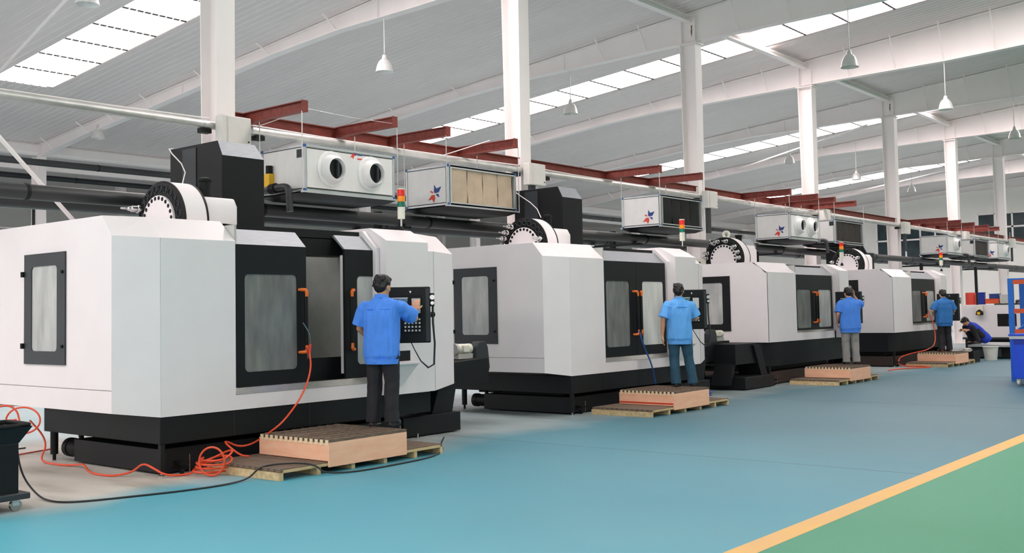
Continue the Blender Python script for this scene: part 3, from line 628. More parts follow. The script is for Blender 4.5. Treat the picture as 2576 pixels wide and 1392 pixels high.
    for u in (.22, u_e - .7):
        MB().box(u, -.02, .1, u + .1, .1, .13).build('caster_plate', 'black', root); MB().cyl((u + .03, .03, .03), (u + .06, .03, .03), .03, n=12).build('caster', 'black', root)
        MB().cyl((u + .12, .0, .0), (u + .12, .0, .2), .006, n=6).build('jack_screw', 'chrome', root)
    # pump at the rear left of the tank
    pm = MB().cyl((.16, 1.86, .15), (.16, 2.1, .15), .1, n=18).build('pump_motor', 'black', root)
    MB().cyl((.16, 2.08, .15), (.16, 2.16, .15), .11, n=18).build('fan_cover', 'dark', pm)
    MB().tube([(.16, 1.9, .26), (.16, 1.92, .34), (.2, 1.75, .37), (.2, 1.6, .32)], .03, n=8, smooth=2).build('pump_hose', 'black', pm)
    # right end: conveyor base, inclined leg, guard and motor
    cb = MB().box(u_e - .4, .12, .015, rw - .02, .95, .27).build('conveyor_tank', 'dark', root, bevel=.006)
    MB().loft([[(u_e + .22, .2, .27), (rw - .1, .2, .27), (rw - .1, .5, .27), (u_e + .22, .5, .27)], [(rw - .34, .2, zb + .06), (rw + .0, .2, zb + .06), (rw + .0, .5, zb + .06), (rw - .34, .5, zb + .06)]]).build('inclined_leg', 'dark', root)
    MB().loft([[(u_e + .05, .4, .27), (u_e + .12, .4, .27), (u_e + .12, .5, .27), (u_e + .05, .5, .27)], [(u_e + .35, .4, zb), (u_e + .42, .4, zb), (u_e + .42, .5, zb), (u_e + .35, .5, zb)]]).build('brace_bar', 'darkgrey', root)
    MB().loft([[(rw - .2, .5, .5), (5.75, .5, .6), (5.75, 1.0, .6), (rw - .2, 1.0, .5)], [(rw - .2, .5, .9), (5.75, .5, .95), (5.75, 1.0, .95), (rw - .2, 1.0, .9)]]).build('conveyor_trough', 'dark', root)
    gp = [(5.72, .72), (5.82, .62), (5.98, .64), (6.04, .8), (6.0, 1.1), (5.95, 1.19), (5.8, 1.19), (5.73, 1.1)]
    MB().prism(gp, 'y', .72, .86).build('chain_guard', 'darkgrey', root, bevel=.01)
    mu = (5.4, 5.72) if P['motor'] < 0 else (6.04, 6.42)
    mo = MB().cyl((mu[0], .85, 1.09), (mu[1], .85, 1.09), .075, n=18).build('gear_motor', 'cream', root)
    MB().cyl((mu[0] - .03, .85, 1.09), (mu[0] + .02, .85, 1.09), .085, n=18).build('fan_cover', 'inside' if P['motor'] < 0 else 'black', mo)
    MB().box(mu[0] + .08, .74, 1.05, mu[0] + .2, .79, 1.14).build('terminal_box', 'cream', mo)
    MB().box(mu[0], .78, .94, mu[1], .92, 1.02).build('motor_foot', 'inside', mo)
    MB().box(5.35 if P['motor'] < 0 else 6.02, .7, .9, 5.75 if P['motor'] < 0 else 6.5, 1.0, .945).build('motor_plate', 'dark', root)
    for u in (() if P['motor'] < 0 else (5.5, 6.3)): MB().box(u - .04, .75, .0, u + .04, .83, .9).build('support_leg', 'dark', root)
    if P.get('bigbase'):
        MB().box(5.55, -.12, .015, 6.85, 1.0, .25).build('conveyor_tank', 'dark', root, bevel=.008)
        MB().loft([[(6.5, 0, .25), (6.78, 0, .25), (6.78, .5, .25), (6.5, .5, .25)], [(6.2, 0, .86), (6.5, 0, .86), (6.5, .5, .86), (6.2, .5, .86)]]).build('inclined_leg', 'dark', root)
        MB().loft([[(5.3, .1, .1), (5.4, .1, .1), (5.4, .5, .1), (5.3, .5, .1)], [(5.55, .1, .62), (5.65, .1, .62), (5.65, .5, .62), (5.55, .5, .62)]]).build('inclined_leg', 'dark', root)
        MB().box(5.5, .05, .5, 6.45, 1.0, .9).build('conveyor_trough', 'dark', root)
    # spindle column cover
    if P['head']:
        hu0, hu1, hv0, hv1, hz = P['head']
        MB().loft([[(hu0, hv0, zr - .9), (hu1, hv0, zr - .9), (hu1, hv1, zr - .9), (hu0, hv1, zr - .9)], [(hu0, hv0, hz - .2), (hu1, hv0, hz - .2), (hu1, hv1, hz - .2), (hu0, hv1, hz - .2)], [(hu0, hv0 + .1, hz), (hu1 - .07, hv0 + .1, hz), (hu1 - .07, hv1, hz), (hu0, hv1, hz)]]).build('spindle_cover', 'dark', root, bevel=.008, smooth=False)
        MB().box(hu0 - .012, hv0 + .55, zr - .5, hu0, hv0 + .85, hz - .04).build('cover_rib', 'darkgrey', root)
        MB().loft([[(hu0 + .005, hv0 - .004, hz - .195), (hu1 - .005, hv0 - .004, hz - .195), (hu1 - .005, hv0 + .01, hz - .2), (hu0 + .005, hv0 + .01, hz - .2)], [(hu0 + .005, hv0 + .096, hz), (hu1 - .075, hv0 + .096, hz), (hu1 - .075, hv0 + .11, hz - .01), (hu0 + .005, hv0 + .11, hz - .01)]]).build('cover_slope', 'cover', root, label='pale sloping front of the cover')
        MB().tube([(hu0 + .02, hv1 - .05, hz + .01), (hu0 - .05, hv1 - .02, hz), (hu0 - .25, hv0 + .4, hz - .35), (hu0 - .5, hv0 + .1, zr + .55)], .008, n=6, smooth=1).build('air_line', 'colwhite', root)
    # tool magazine drum
    du, dv, dz = P['drum']; R = .475
    dm = MB().cyl((du + .03, dv, dz), (du + .3, dv, dz), R, n=56).build('tool_magazine', 'white', root)
    MB().lathe([(.3, .02), (.3, -.005), (R - .02, -.005), (R + .006, .012), (R + .006, .03)], (du, dv, dz), 'x', n=56).build('pocket_ring', 'black', dm)
    MB().cyl((du - .035, dv, dz), (du + .0, dv, dz), .315, n=48).build('front_disc', 'white', dm, bevel=.004)
    MB().cyl((du + .3, dv, dz), (du + .325, dv, dz), R + .004, n=56).build('rear_rim', 'black', dm)
    MB().prism([(dv - .42, zr - .3), (dv + .42, zr - .3), (dv + .42, dz + .2), (dv + .3, dz + .3), (dv - .36, dz + .3), (dv - .42, dz + .2)], 'x', du + .325, du + .75).build('drum_housing', 'white', dm, bevel=.02)
    MB().lathe([(.07, 0), (.07, .2), (.085, .21), (.085, .24), (.03, .26)], (du + .52, dv - .1, dz + .3), n=16).build('drive_motor', 'black', dm)
    pk = ht = None
    for i in range(24):
        a = 2 * pi * i / 24 + .05
        if sin(a) < -.15: continue
        y, z = .397 * cos(a), .397 * sin(a)
        if pk is None:
            mb = MB(); mb.lathe([(.036, .0), (.036, -.014), (.04, -.018), (.045, -.014), (.045, .0)], (du, dv, dz), 'x', n=18, cap=False); pk = mb.build('tool_pocket', 'darkgrey', dm); pk.location = (0, y, z)
        else: inst(pk, dm, (0, y, z))
        y, z = .283 * cos(a + .05), .283 * sin(a + .05)
        if ht is None: ht = MB().cyl((du - .037, dv, dz), (du - .034, dv, dz), (.024), n=12).build('bolt_hole', 'black', dm); ht.location = (0, y, z)
        else: inst(ht, dm, (0, y, z))
    tl = None
    for a in P['tools']:
        y, z = .397 * cos(radians(a)), .397 * sin(radians(a))
        if tl is None:
            tl = MB().lathe([(.034, -.01), (.034, -.05), (.046, -.055), (.046, -.075), (.036, -.08), (.036, -.15), (.026, -.16), (.024, -.19), (.012, -.2), (.01, -.28), (.004, -.285)], (du, dv, dz), 'x', n=14).build('tool_holder', 'chrome', dm); tl.location = (0, y, z)
        else: inst(tl, dm, (0, y, z))
    if P.get('eye'):
        MB().lathe([(.09, -.02), (.09, .02), (.05, .02), (.05, -.02), (.09, -.02)], (du + .1, dv - .02, dz + R + .07), 'x', n=20, cap=False).build('lifting_eye', 'cream', dm)
    if P.get('brk'):
        MB().prism([(dv + .44, dz - .25), (dv + .95, dz - .25), (dv + .95, dz - .08), (dv + .9, dz + .02), (dv + .44, dz + .05)], 'x', du - .02, du + .1).build('changer_bracket', 'cream', dm)
        for vv in (.6, .8): MB().cyl((du - .025, dv + vv, dz - .06), (du - .015, dv + vv, dz - .06), .03, n=10).build('bolt_hole', 'black', dm)
    # signal tower
    tu = P['tower']; tz = zr + .02
    tw = MB().cyl((tu, .25, tz - .02), (tu, .25, tz + .2), .014, n=8).build('signal_pole', 'chrome', root)
    MB().lathe([(.04, 0), (.035, .03), (.016, .07)], (tu, .25, tz), n=14).build('pole_foot', 'dark', tw)
    for a, b_, mm in ((.17, .33, 'cream'), (.33, .4, 'green'), (.4, .475, 'amber'), (.475, .56, 'red'), (.56, .58, 'cream')):
        MB().cyl((tu, .25, tz + a), (tu, .25, tz + b_ - .003), .05, n=18).build('signal_lens' if mm not in ('cream',) else 'signal_body', mm, tw)
    return root
A1 = dict(kind='A', label='white and charcoal machining center, nearest, with its door open and one worker at the panel', dl=.925, de=2.98, rw=4.72, win=(1.12, 2.04, 1.15, 2.373), open=True, head=(1.67, 2.31, 1.3, 2.45, 3.85), drum=(.57, .92, 2.715), tools=(27,), tower=3.74, motor=-1)
A2 = dict(kind='A', label='white machining center, second in the row, glazed doors shut, worker in teal jeans beside it', dl=.94, de=2.88, rw=4.6, win=(1.13, 2.06, 1.12, 2.354), open=False, bright=True, head=(1.6, 2.2, 1.3, 2.4, 3.84), drum=(.42, 1.24, 2.72), tools=(38, 22, 5, 58, 165, 182), tower=3.92, motor=1, bigbase=True)
B3 = dict(kind='B', label='white machining center, third in the row, taller black base, worker in grey trousers beside it', dl=1.4, de=3.39, rw=4.85, win=(.85, 1.9, 1.13, 2.3), open=False, head=(1.6, 2.2, 1.3, 2.2, 3.2), drum=(.62, 1.3, 2.7), tools=(60, 75, 105, 20, 5, 140, 160, 178), tower=4.62, motor=1, eye=True, brk=True)
B4 = dict(kind='B', label='white machining center, farthest of the four, worker in black trousers beside it', dl=1.47, de=3.45, rw=4.9, win=(.9, 1.9, 1.13, 2.3), open=False, head=(1.75, 2.3, 1.3, 2.5, 3.3), drum=(.55, 1.4, 2.72), tools=(15, 0, 150), tower=4.9, motor=1, brk=True)
X1, X2, X3, X4 = 6.03, 13.18, 20.06, 27.35
for X, P in ((X1, A1), (X2, A2), (X3, B3), (X4, B4)): machine(X, P)

# ------------------------------------------------------------------ swivelling control panels
def panel(x, y, z, label, lit=True, w=.5, h=.68, reach=.6):
    """local x = right along the face, y = into the depth, z up"""
    t = thing('control_panel', label, 'control panel', (x, y, z), radians(-50.4))
    MB().box(-w / 2, 0, -h / 2, w / 2, .1, h / 2).build('housing', 'dark', t, bevel=.012)
    MB().box(w / 2 - .05, -.006, -h / 2 + .02, w / 2 - .005, .0, h / 2 - .02).build('edge_trim', 'darkgrey', t)
    MB().box(-w / 2 + .03, -.007, -.22, w / 2 - .1, 0, .24).build('keypad_plate', 'black', t, bevel=.003)
    MB().box(-.2, -.011, .06, -.02, -.006, .2).build('screen', 'screen', t)
    MB().box(-.205, -.012, .2, -.015, -.006, .212).build('screen_trim', 'alu', t)
    MB().box(.03, -.012, .02, .135, -.006, .2).build('key_label', 'label', t)
    for i in range(5):
        for j in range(4):
            MB().box(-.06 + .043 * i, -.012, -.2 + .045 * j, -.06 + .043 * i + .022, -.006, -.2 + .045 * j + .022).build('key', 'key', t)
    MB().prism([(-.0, h / 2 - .05), (.03, h / 2 - .05), (.015, h / 2 - .08)], 'y', -.003, .0).build('badge', 'colwhite', t)
    MB().box(-w / 2 + .02, .1, -.1, -.05, .14, .1).build('mount_plate', 'dark', t)
    MB().cyl((-.13, .12, 0), (-.13 + reach * .63, .12 + reach * .77, 0), .035, n=12).build('swivel_arm', 'dark', t)
    hw = MB().box(w / 2 + .002, .01, .1, w / 2 + .05, .07, .26).build('handwheel_unit', 'black', t)
    MB().cyl((w / 2 + .03, -.005, .21), (w / 2 + .03, .012, .21), .03, n=16).build('handwheel', 'chrome', hw)
    MB().cyl((w / 2 + .03, -.005, .14), (w / 2 + .03, .012, .14), .022, n=16).build('selector_knob', 'chrome', hw)
    if lit:
        MB().tube([(w / 2 + .03, .05, .1), (w / 2 + .03, .05, -.1), (w / 2 + .05, .04, -.35), (w / 2 + .04, .0, -.6), (w / 2 - .03, .0, -.64), (w / 2 - .12, .02, -.56), (w / 2 - .2, .06, -.42), (w / 2 - .24, .1, -.34)], [.012] * 4 + [.012, .008, .006, .006], n=8).build('coil_cable', 'cable', hw)
panel(8.98, 9.03, 1.615, 'charcoal control panel facing the nearest worker, with lit screen')
panel(15.82, 9.07, 1.61, 'charcoal control panel beside the worker in teal jeans', w=.54, h=.68)
panel(23.08, 9.16, 1.58, 'charcoal control panel in front of the worker in grey trousers', lit=False, w=.58, h=.72)
panel(30.33, 9.19, 1.52, 'charcoal control panel in front of the farthest standing worker', lit=False, w=.6, h=.76)

# ------------------------------------------------------------------ pallets and step boxes
def pallet(x, y, L, Wd, rz, label):
    t = thing('wooden_pallet', label, 'pallet', (x, y, 0), rz)
    n = 12; sl = None
    for i in range(n):
        y0 = Wd * i / n + .006; mb = MB().box(0, 0, .082, L, Wd / n - .014, .112 + .004 * (i % 3))
        if sl is None: sl = mb.build('slat', 'slat', t); sl.location = (0, y0, 0)
        else: inst(sl, t, (0, y0 + random.uniform(-.003, .003), 0))
    MB().box(-.012, 0, .0, .04, Wd, .078).build('end_board', 'pine', t)
    MB().box(L - .04, 0, .0, L + .005, Wd, .078).build('end_board', 'pine', t)
    MB().box(.04, -.004, .072, L - .04, .02, .1).build('front_board', 'pine', t)
    bl = None
    for i in range(1, 5):
        mb = MB().box(0, 0, 0, .05, Wd, .08)
        if bl is None: bl = mb.build('bearer', 'pine', t); bl.location = (L * i / 5, 0, 0)
        else: inst(bl, t, (L * i / 5, 0, 0))
def stepbox(x, y, L, Wd, rz, label, stripe=False):
    t = thing('step_box', label, 'box', (x, y, .119), rz)
    h = .19
    MB().box(0, 0, -.06, L, .018, h).build('front_board', 'ply', t, bevel=.002)
    MB().box(0, .018, 0, .018, Wd, h - .005).build('side_board', 'ply', t, bevel=.002)
    MB().box(L - .018, .018, 0, L, Wd, h).build('side_board', 'ply', t)
    MB().box(.018, Wd - .018, 0, L - .018, Wd, h).build('back_board', 'ply', t)
    if stripe: MB().box(-.003, .02, .02, 0, Wd - .01, .045).build('paint_stripe', 'logor', t, label='red paint stripe')
    n = 14; sl = None; en = None
    for i in range(n):
        y0 = Wd * i / n
        if sl is None: sl = MB().box(.0, .004, h, L, Wd / n - .012, h + .03).build('slat', 'slat', t)
        else: c = inst(sl, t, (0, y0, random.uniform(-.003, .003)))
        if en is None: en = MB().box(-.006, .006, h - .028, .0, Wd / n - .03, h + .028).build('slat_end', 'slate', t)
        else: inst(en, t, (0, y0, 0))
    cr = None
    for i in range(9):
        if cr is None: cr = MB().box(0, .02, h + .03, .025, Wd - .02, h + .037).build('cross_batten', 'slat', t); cr.location = (L / 18, 0, 0)
        else: inst(cr, t, (L * (i + .5) / 9, 0, 0))
pallet(6.56, 8.432, 2.36, 1.2, radians(.6), 'weathered slatted pallet under the step box at the nearest machine')
stepbox(7.17, 8.412, 1.14, 1.15, radians(.6), 'plywood step box with dark slatted top under the nearest worker')
pallet(13.5, 8.46, 2.42, 1.1, radians(0), 'weathered pallet under the step box at the second machine')
stepbox(14.12, 8.435, 1.1, 1.02, radians(0), 'plywood step box with a red paint stripe at the second machine', True)
pallet(20.6, 8.46, 2.2, 1.05, radians(0), 'weathered pallet under the step box at the third machine')
stepbox(21.17, 8.435, 1.12, 1.0, radians(0), 'plywood step box under the worker in grey trousers')
pallet(27.6, 8.46, 2.35, 1.05, radians(0), 'weathered pallet under the step box at the fourth machine')
stepbox(28.22, 8.435, 1.1, .98, radians(0), 'plywood step box under the farthest standing worker')

# ------------------------------------------------------------------ hoses and cables
def hose(name, label, pts, r, m, cat='hose', sm=2, n=8):
    o0 = Vector(pts[-1]); t = thing(name, label, cat, (o0.x, o0.y, 0))
    MB().tube([Vector(p) - Vector((o0.x, o0.y, 0)) for p in pts], r, n=n, smooth=sm).build('hose' if cat == 'hose' else 'cable', m, t); return t
h = hose('air_hose', 'orange air hose hanging from the open door of the nearest machine to its step box', [(7.9, 9.6, 1.22), (7.85, 9.5, 1.02), (7.6, 9.34, .75), (7.3, 9.3, .48), (7.2, 9.42, .36), (7.14, 9.66, .22), (7.0, 9.72, .2), (6.85, 9.74, .28), (6.78, 9.66, .27), (6.86, 9.5, .14), (6.9, 9.4, .135)], .011, 'hose')
g0 = h.location
g = MB().cyl(Vector((7.9, 9.6, 1.16)) - g0, Vector((7.92, 9.6, 1.3)) - g0, .016, n=10).build('blow_gun', 'logor', h)
MB().tube([Vector((7.92, 9.6, 1.3)) - g0, Vector((7.88, 9.56, 1.42)) - g0, Vector((7.78, 9.56, 1.55)) - g0], .006, n=6, smooth=2).build('gun_nozzle', 'chrome', g)
MB().cyl(Vector((7.9, 9.6, 1.17)) - g0, Vector((7.83, 9.57, 1.27)) - g0, .009, n=8).build('gun_trigger', 'logor', g)
coil = [(5.95, 12.35, .45), (5.96, 12.05, .3), (5.95, 11.95, .17), (5.9, 12.0, .03), (5.84, 11.7, .013), (5.88, 11.34, .013), (5.92, 11.16, .03), (5.9, 11.0, .05), (5.74, 10.6, .013), (5.72, 10.3, .013), (5.78, 10.12, .013), (5.9, 10.0, .05), (5.96, 9.92, .14), (5.96, 9.72, .1), (6.0, 9.6, .04), (6.14, 9.58, .013), (6.26, 9.57, .013)]
cx, cy = 6.42, 9.42
for i in range(40):
    a = 2.6 - i * .66; k = i // 10
    coil.append((cx + (.19 - .02 * (k % 2)) * cos(a) + .02 * k, cy + (.15 + .015 * (k % 3)) * sin(a) - .015 * k, .014 + .004 * i + (.03 + .02 * k) * max(0, sin(a + .6 * k))))
hose('air_hose', 'orange hose lying on the floor at left, ending in a coil by the pallet', coil, .011, 'hose', sm=2)
hose('air_hose', 'upright loop of orange hose standing at the pallet corner', [(6.34 + .637 * .13 * cos(t), 9.26 - .771 * .13 * cos(t), .158 + .145 * sin(t)) for t in [2 * pi * i / 18 for i in range(19)]], .011, 'hose', sm=1)
hose('air_hose', 'left of two small orange hose loops on the tool trolley', [(4.25, 9.85, .72)] + [(4.58 - .637 * .13 * cos(t), 10.0 + .771 * .13 * cos(t), .72 + .12 * sin(t)) for t in [pi * i / 8 for i in range(9)]] + [(4.66, 9.86, .66)], .009, 'hose', sm=1)
hose('air_hose', 'large orange hose loop beside the tool trolley', [(4.66, 9.95, .7)] + [(4.87 - .637 * .17 * cos(t), 10.25 + .771 * .17 * cos(t), .66 + .13 * sin(t)) for t in [pi * 1.65 * i / 12 for i in range(13)]] + [(4.6, 10.2, .5)], .009, 'hose', sm=1)
hose('air_hose', 'thin straight red hose on the floor behind the tool trolley', [(4.6, 12.2, .012), (5.5, 12.6, .012), (6.6, 13.0, .012)], .009, 'logor', sm=1)
hose('floor_cable', 'pair of dark cables lying on the pale floor under the first machine', [(3.6, 12.4, .01), (4.8, 13.2, .01), (6.4, 13.4, .01)], .009, 'cable', cat='cable', sm=1)
hose('power_cable', 'black cable curving from the tool trolley across the floor and over the pallet', [(4.37, 9.3, .59), (4.5, 9.6, .5), (4.62, 9.75, .2), (4.68, 9.55, .015), (4.64, 9.2, .01), (4.75, 9.0, .01), (5.2, 8.84, .01), (5.67, 8.7, .01), (6.1, 8.66, .01), (6.4, 8.72, .02), (6.54, 8.75, .11), (6.7, 8.68, .132), (6.9, 8.5, .132), (7.0, 8.4, .1), (7.04, 8.34, .02), (7.35, 8.2, .01), (7.97, 8.22, .01), (8.58, 8.28, .01), (9.1, 8.6, .01), (9.4, 8.95, .01), (10.0, 9.45, .01)], .009, 'cable', cat='cable', sm=3)
hose('air_hose', 'blue air hose hanging from the door handles of the second machine', [(15.02, 9.62, 1.27), (15.05, 9.56, 1.0), (15.2, 9.5, .7), (15.3, 9.5, .36)], .013, 'bluehose')
c2 = []
for i in range(22): c2.append((15.55 + .2 * cos(i * .75), 8.85 + .28 * sin(i * .75), .145 + .006 * i))
hose('air_hose', 'blue hose coil lying on the pallet behind the second step box', c2, .012, 'bluehose')
hose('air_hose', 'orange air hose of the farthest machine, hanging from the door to the floor', [(29.85, 9.62, 1.45), (29.9, 9.5, 1.1), (29.75, 9.4, .6), (29.0, 9.3, .4), (28.1, 9.65, .3), (27.7, 9.75, .2), (27.5, 9.65, .02), (27.6, 9.0, .02), (27.3, 8.7, .02), (26.4, 9.3, .02), (25.6, 9.25, .02)], .014, 'hose')

# ------------------------------------------------------------------ tool trolley at the left edge
t = thing('tool_trolley', 'black steel trolley cut by the left picture edge', 'trolley', (3.92, 9.3, 0))
MB().box(-.25, -.22, .12, .36, .25, .58).build('cabinet', 'dark', t, bevel=.008)
MB().box(-.3, -.27, .1, .44, .3, .155).build('bottom_tray', 'darkgrey', t, bevel=.01)
MB().loft([[(-.25, -.22, .58), (.36, -.22, .58), (.36, .25, .58), (-.25, .25, .58)], [(-.25, -.26, .72), (.46, -.26, .72), (.46, .29, .72), (-.25, .29, .72)]], cap=False).build('top_tray', 'dark', t)
MB().tube([(-.2, -.26, .73), (.45, -.26, .73), (.47, .0, .73), (.45, .28, .73), (-.2, .28, .73)], .02, n=8, smooth=1).build('handle_rail', 'black', t)
MB().box(-.2, -.2, .6, .38, .24, .63).build('tray_content', 'chrome', t)
for u in (.2, .32): MB().box(.362, -.1, u + .1, .375, .1, u + .12).build('drawer_pull', 'alu', t)
for xx in (.34, -.2):
    for yy in (-.2, .22):
        w = MB().cyl((xx, yy - .018, .05), (xx, yy + .018, .05), .05, n=16).build('caster_wheel', 'steel', t); MB().box(xx - .035, yy - .03, .05, xx + .02, yy + .03, .1).build('caster_fork', 'alu', w)

# ------------------------------------------------------------------ far right: machine bed, cart, rack, bins
t = thing('machine_bed', 'long white machine bed behind the crouching worker', 'machine', (36, 10.4, 0))
MB().box(0, -4.6, .5, 3.5, .1, 1.56).build('bed_panel', 'white', t, bevel=.01)
MB().box(.05, -4.5, .12, 3.4, .05, .5).build('base', 'dark', t)
MB().box(-.06, -4.6, .44, .1, .1, .5).build('kick_rail', 'darkgrey', t)
MB().box(-.01, -1.55, .86, .0, -.98, 1.26).build('vent_recess', 'black', t); MB().box(-.015, -1.5, .9, -.005, -1.3, 1.1).build('vent_box', 'darkgrey', t)
MB().box(-.02, -4.6, 1.56, 3.5, -.9, 1.59).build('top_rail', 'black', t)
t = thing('work_lamp', 'small black and yellow work lamp clipped on the white machine bed', 'lamp', (35.86, 9.92, 1.25))
MB().lathe([(.03, .16), (.1, .1), (.12, .0), (.1, -.02)], (0, 0, 0), n=16).build('lamp_body', 'black', t); MB().cyl((-.09, 0, .04), (-.12, 0, .04), .05, n=14).build('lens', 'yellow', t)
MB().box(-.02, -.1, .1, .13, .1, .3).build('bracket', 'cream', t)
for i, (yy, zz, m_, a, b_, cc, lb, nm, ct) in enumerate(((10.3, 1.57, 'logor', .22, .14, .4, 'red drum standing on the white machine bed', 'red_drum', 'drum'), (9.95, 1.57, 'bluebin', .12, .2, .38, 'blue box standing on the white machine bed', 'blue_box', 'box'), (9.6, 1.595, 'rackorange', .3, .42, .14, 'orange tray on the white machine bed', 'orange_tray', 'tray'), (9.55, 1.755, 'logob', .2, .3, .14, 'blue carton stacked on the orange tray', 'blue_carton', 'box'), (9.2, 1.6, 'label', .3, .34, .26, 'pale carton on the white machine bed', 'pale_carton', 'box'))):
    t = thing(nm, lb, ct, (36.3, yy, zz))
    if 'drum' in nm: MB().lathe([(.16, 0), (.16, .38), (.15, .4)], (0, 0, 0), n=18).build('body', m_, t)
    else: MB().box(-a / 2, -b_ / 2, 0, a / 2, b_ / 2, cc).build('body', m_, t, bevel=.01); MB().box(-a / 2 - .01, -b_ / 2 - .01, cc, a / 2 + .01, b_ / 2 + .01, cc + .02).build('rim', m_, t)
t = thing('low_platform', 'low grey work platform before the white machine bed', 'platform', (33.6, 9.3, 0))
MB().box(-1.3, -2.0, .34, 1.0, .0, .4).build('top_plate', 'alu', t); MB().box(-1.2, -1.9, .02, .9, -.1, .34).build('plinth', 'black', t)
for yy in (-1.7, -.9, -.4): MB().box(-1.24, yy, .05, -1.2, yy + .3, .3).build('shelf_box', 'darkgrey', t)
t = thing('plastic_bucket', 'white plastic bucket on the floor by the low platform', 'bucket', (31.5, 8.46, 0))
MB().lathe([(.16, 0), (.2, .36), (.215, .365), (.215, .39), (.195, .39), (.155, .02)], (0, 0, 0), n=24).build('body', 'bucket', t)
MB().tube([(0, -.21, .36), (.1, -.15, .3), (.14, 0, .27), (.1, .15, .3), (0, .21, .36)], .008, n=6, smooth=1).build('handle', 'galv', t)
t = thing('parts_crate', 'black open crate beside the farthest step box', 'crate', (30.3, 8.75, 0))
MB().ringplate((-.3, -.25, .3, .25), (-.27, -.22, .27, .22), .02, 'z', .02, .3).build('walls', 'black', t); MB().box(-.3, -.25, 0, .3, .25, .02).build('bottom', 'black', t)
for i in range(3):
    b = thing('paint_tin', 'white tin in the black crate, %s of three' % ['left', 'middle', 'right'][i], 'tin', (30.3 - .15 + .15 * i, 8.75, .02)); MB().lathe([(.06, 0), (.06, .34), (.065, .36), (.02, .365)], (0, 0, 0), n=14).build('body', 'bucket', b)
t = thing('tool_cart', 'cobalt blue cart on casters at the right picture edge', 'cart', (22.1, 5.1, 0))
MB().box(0, -.8, .13, .8, .45, .9).build('cabinet', 'bluecart', t, bevel=.01)
MB().box(-.03, -.83, .9, .83, .48, .97).build('top_rim', 'alu', t, bevel=.008)
MB().box(-.04, -.84, .97, .84, .49, 1.0).build('worktop', 'bluecart', t)
MB().box(-.006, -.75, .8, 0, .4, .88).build('drawer_line', 'bluebin', t)
for xx in (.1, .7):
    for yy in (-.7, .36):
        w = MB().cyl((xx, yy - .02, .06), (xx, yy + .02, .06), .06, n=16).build('caster_wheel', 'cream', t); MB().box(xx - .04, yy - .035, .06, xx + .04, yy + .035, .13).build('caster_fork', 'alu', w)
t = thing('waste_bin', 'dark blue bin standing behind the cobalt cart', 'bin', (24.6, 5.86, 0))
MB().loft([[(-.18, -.24, 0), (.18, -.24, 0), (.18, .24, 0), (-.18, .24, 0)], [(-.22, -.28, .72), (.22, -.28, .72), (.22, .28, .72), (-.22, .28, .72)]]).build('body', 'bluebin', t, bevel=.01); MB().box(-.23, -.29, .72, .23, .29, .76).build('lid', 'bluebin', t)
t = thing('storage_rack', 'blue storage rack with orange beams behind the cobalt cart', 'rack', (23.2, 5.8, 0))
for xx in (0, .9): MB().box(xx, -.05, 0, xx + .08, .05, 2.12).build('post', 'rackblue', t)
for xx in (0, .9): MB().box(xx, -2.6, 0, xx + .08, -2.5, 2.12).build('post', 'rackblue', t)
for zz in (.98, 1.4, 2.0):
    for xx in (.0, .9): MB().box(xx + .01, -2.5, zz, xx + .07, -.05, zz + .09).build('shelf_beam', 'rackorange', t)
MB().box(.0, -2.5, 2.09, .98, -.05, 2.12).build('top_shelf', 'rackblue', t)
MB().cyl((.04, -.1, 1.05), (.04, -1.3, 1.95), .022, n=8).build('diagonal_brace', 'rackblue', t)
t = thing('sheet_board', 'white board with a dark triangle sign, far back at the left edge', 'board', (11.6, 26, 4.6)); MB().box(-.5, 0, -.15, 1.1, .05, .45).build('board', 'colwhite', t); MB().prism([(-.2, -.1), (.2, -.1), (0, .25)], 'y', -.01, 0).build('sign_mark', 'darkgrey', t)
for s in (-.4, 1.0): MB().box(s, .05, -4.6, s + .06, .1, .45).build('post', 'dark', t)

# ------------------------------------------------------------------ people
def remesh(mb, name, vox, smooth=3):
    me = mb.mesh(name); o = bpy.data.objects.new('tmp', me); COL.objects.link(o)
    r = o.modifiers.new('r', 'REMESH'); r.mode = 'VOXEL'; r.voxel_size = vox
    if smooth: s = o.modifiers.new('s', 'SMOOTH'); s.factor = .5; s.iterations = smooth
    dg = bpy.context.evaluated_depsgraph_get(); ev = o.evaluated_get(dg)
    out = bpy.data.meshes.new_from_object(ev); out.name = name
    bpy.data.objects.remove(o); bpy.data.meshes.remove(me)
    out.shade_smooth(); return out
def folds(me, amp, seed, zf=3., xf=14.):
    me.update(); co = [v.co.copy() for v in me.vertices]; no = [v.normal.copy() for v in me.vertices]
    for i, v in enumerate(me.vertices):
        p = co[i]; q = Vector((p.x * xf + seed, p.y * xf, p.z * zf + p.y * 5))
        v.co = p + no[i] * (amp * (mnoise.noise(q) + .5 * mnoise.noise(q * 2.1)))
def put(me, name, m, parent, **kw):
    me.materials.clear(); me.materials.append(M[m]); o = bpy.data.objects.new(name, me); COL.objects.link(o); o.parent = parent
    for k, v in kw.items(): o[k] = v
    return o
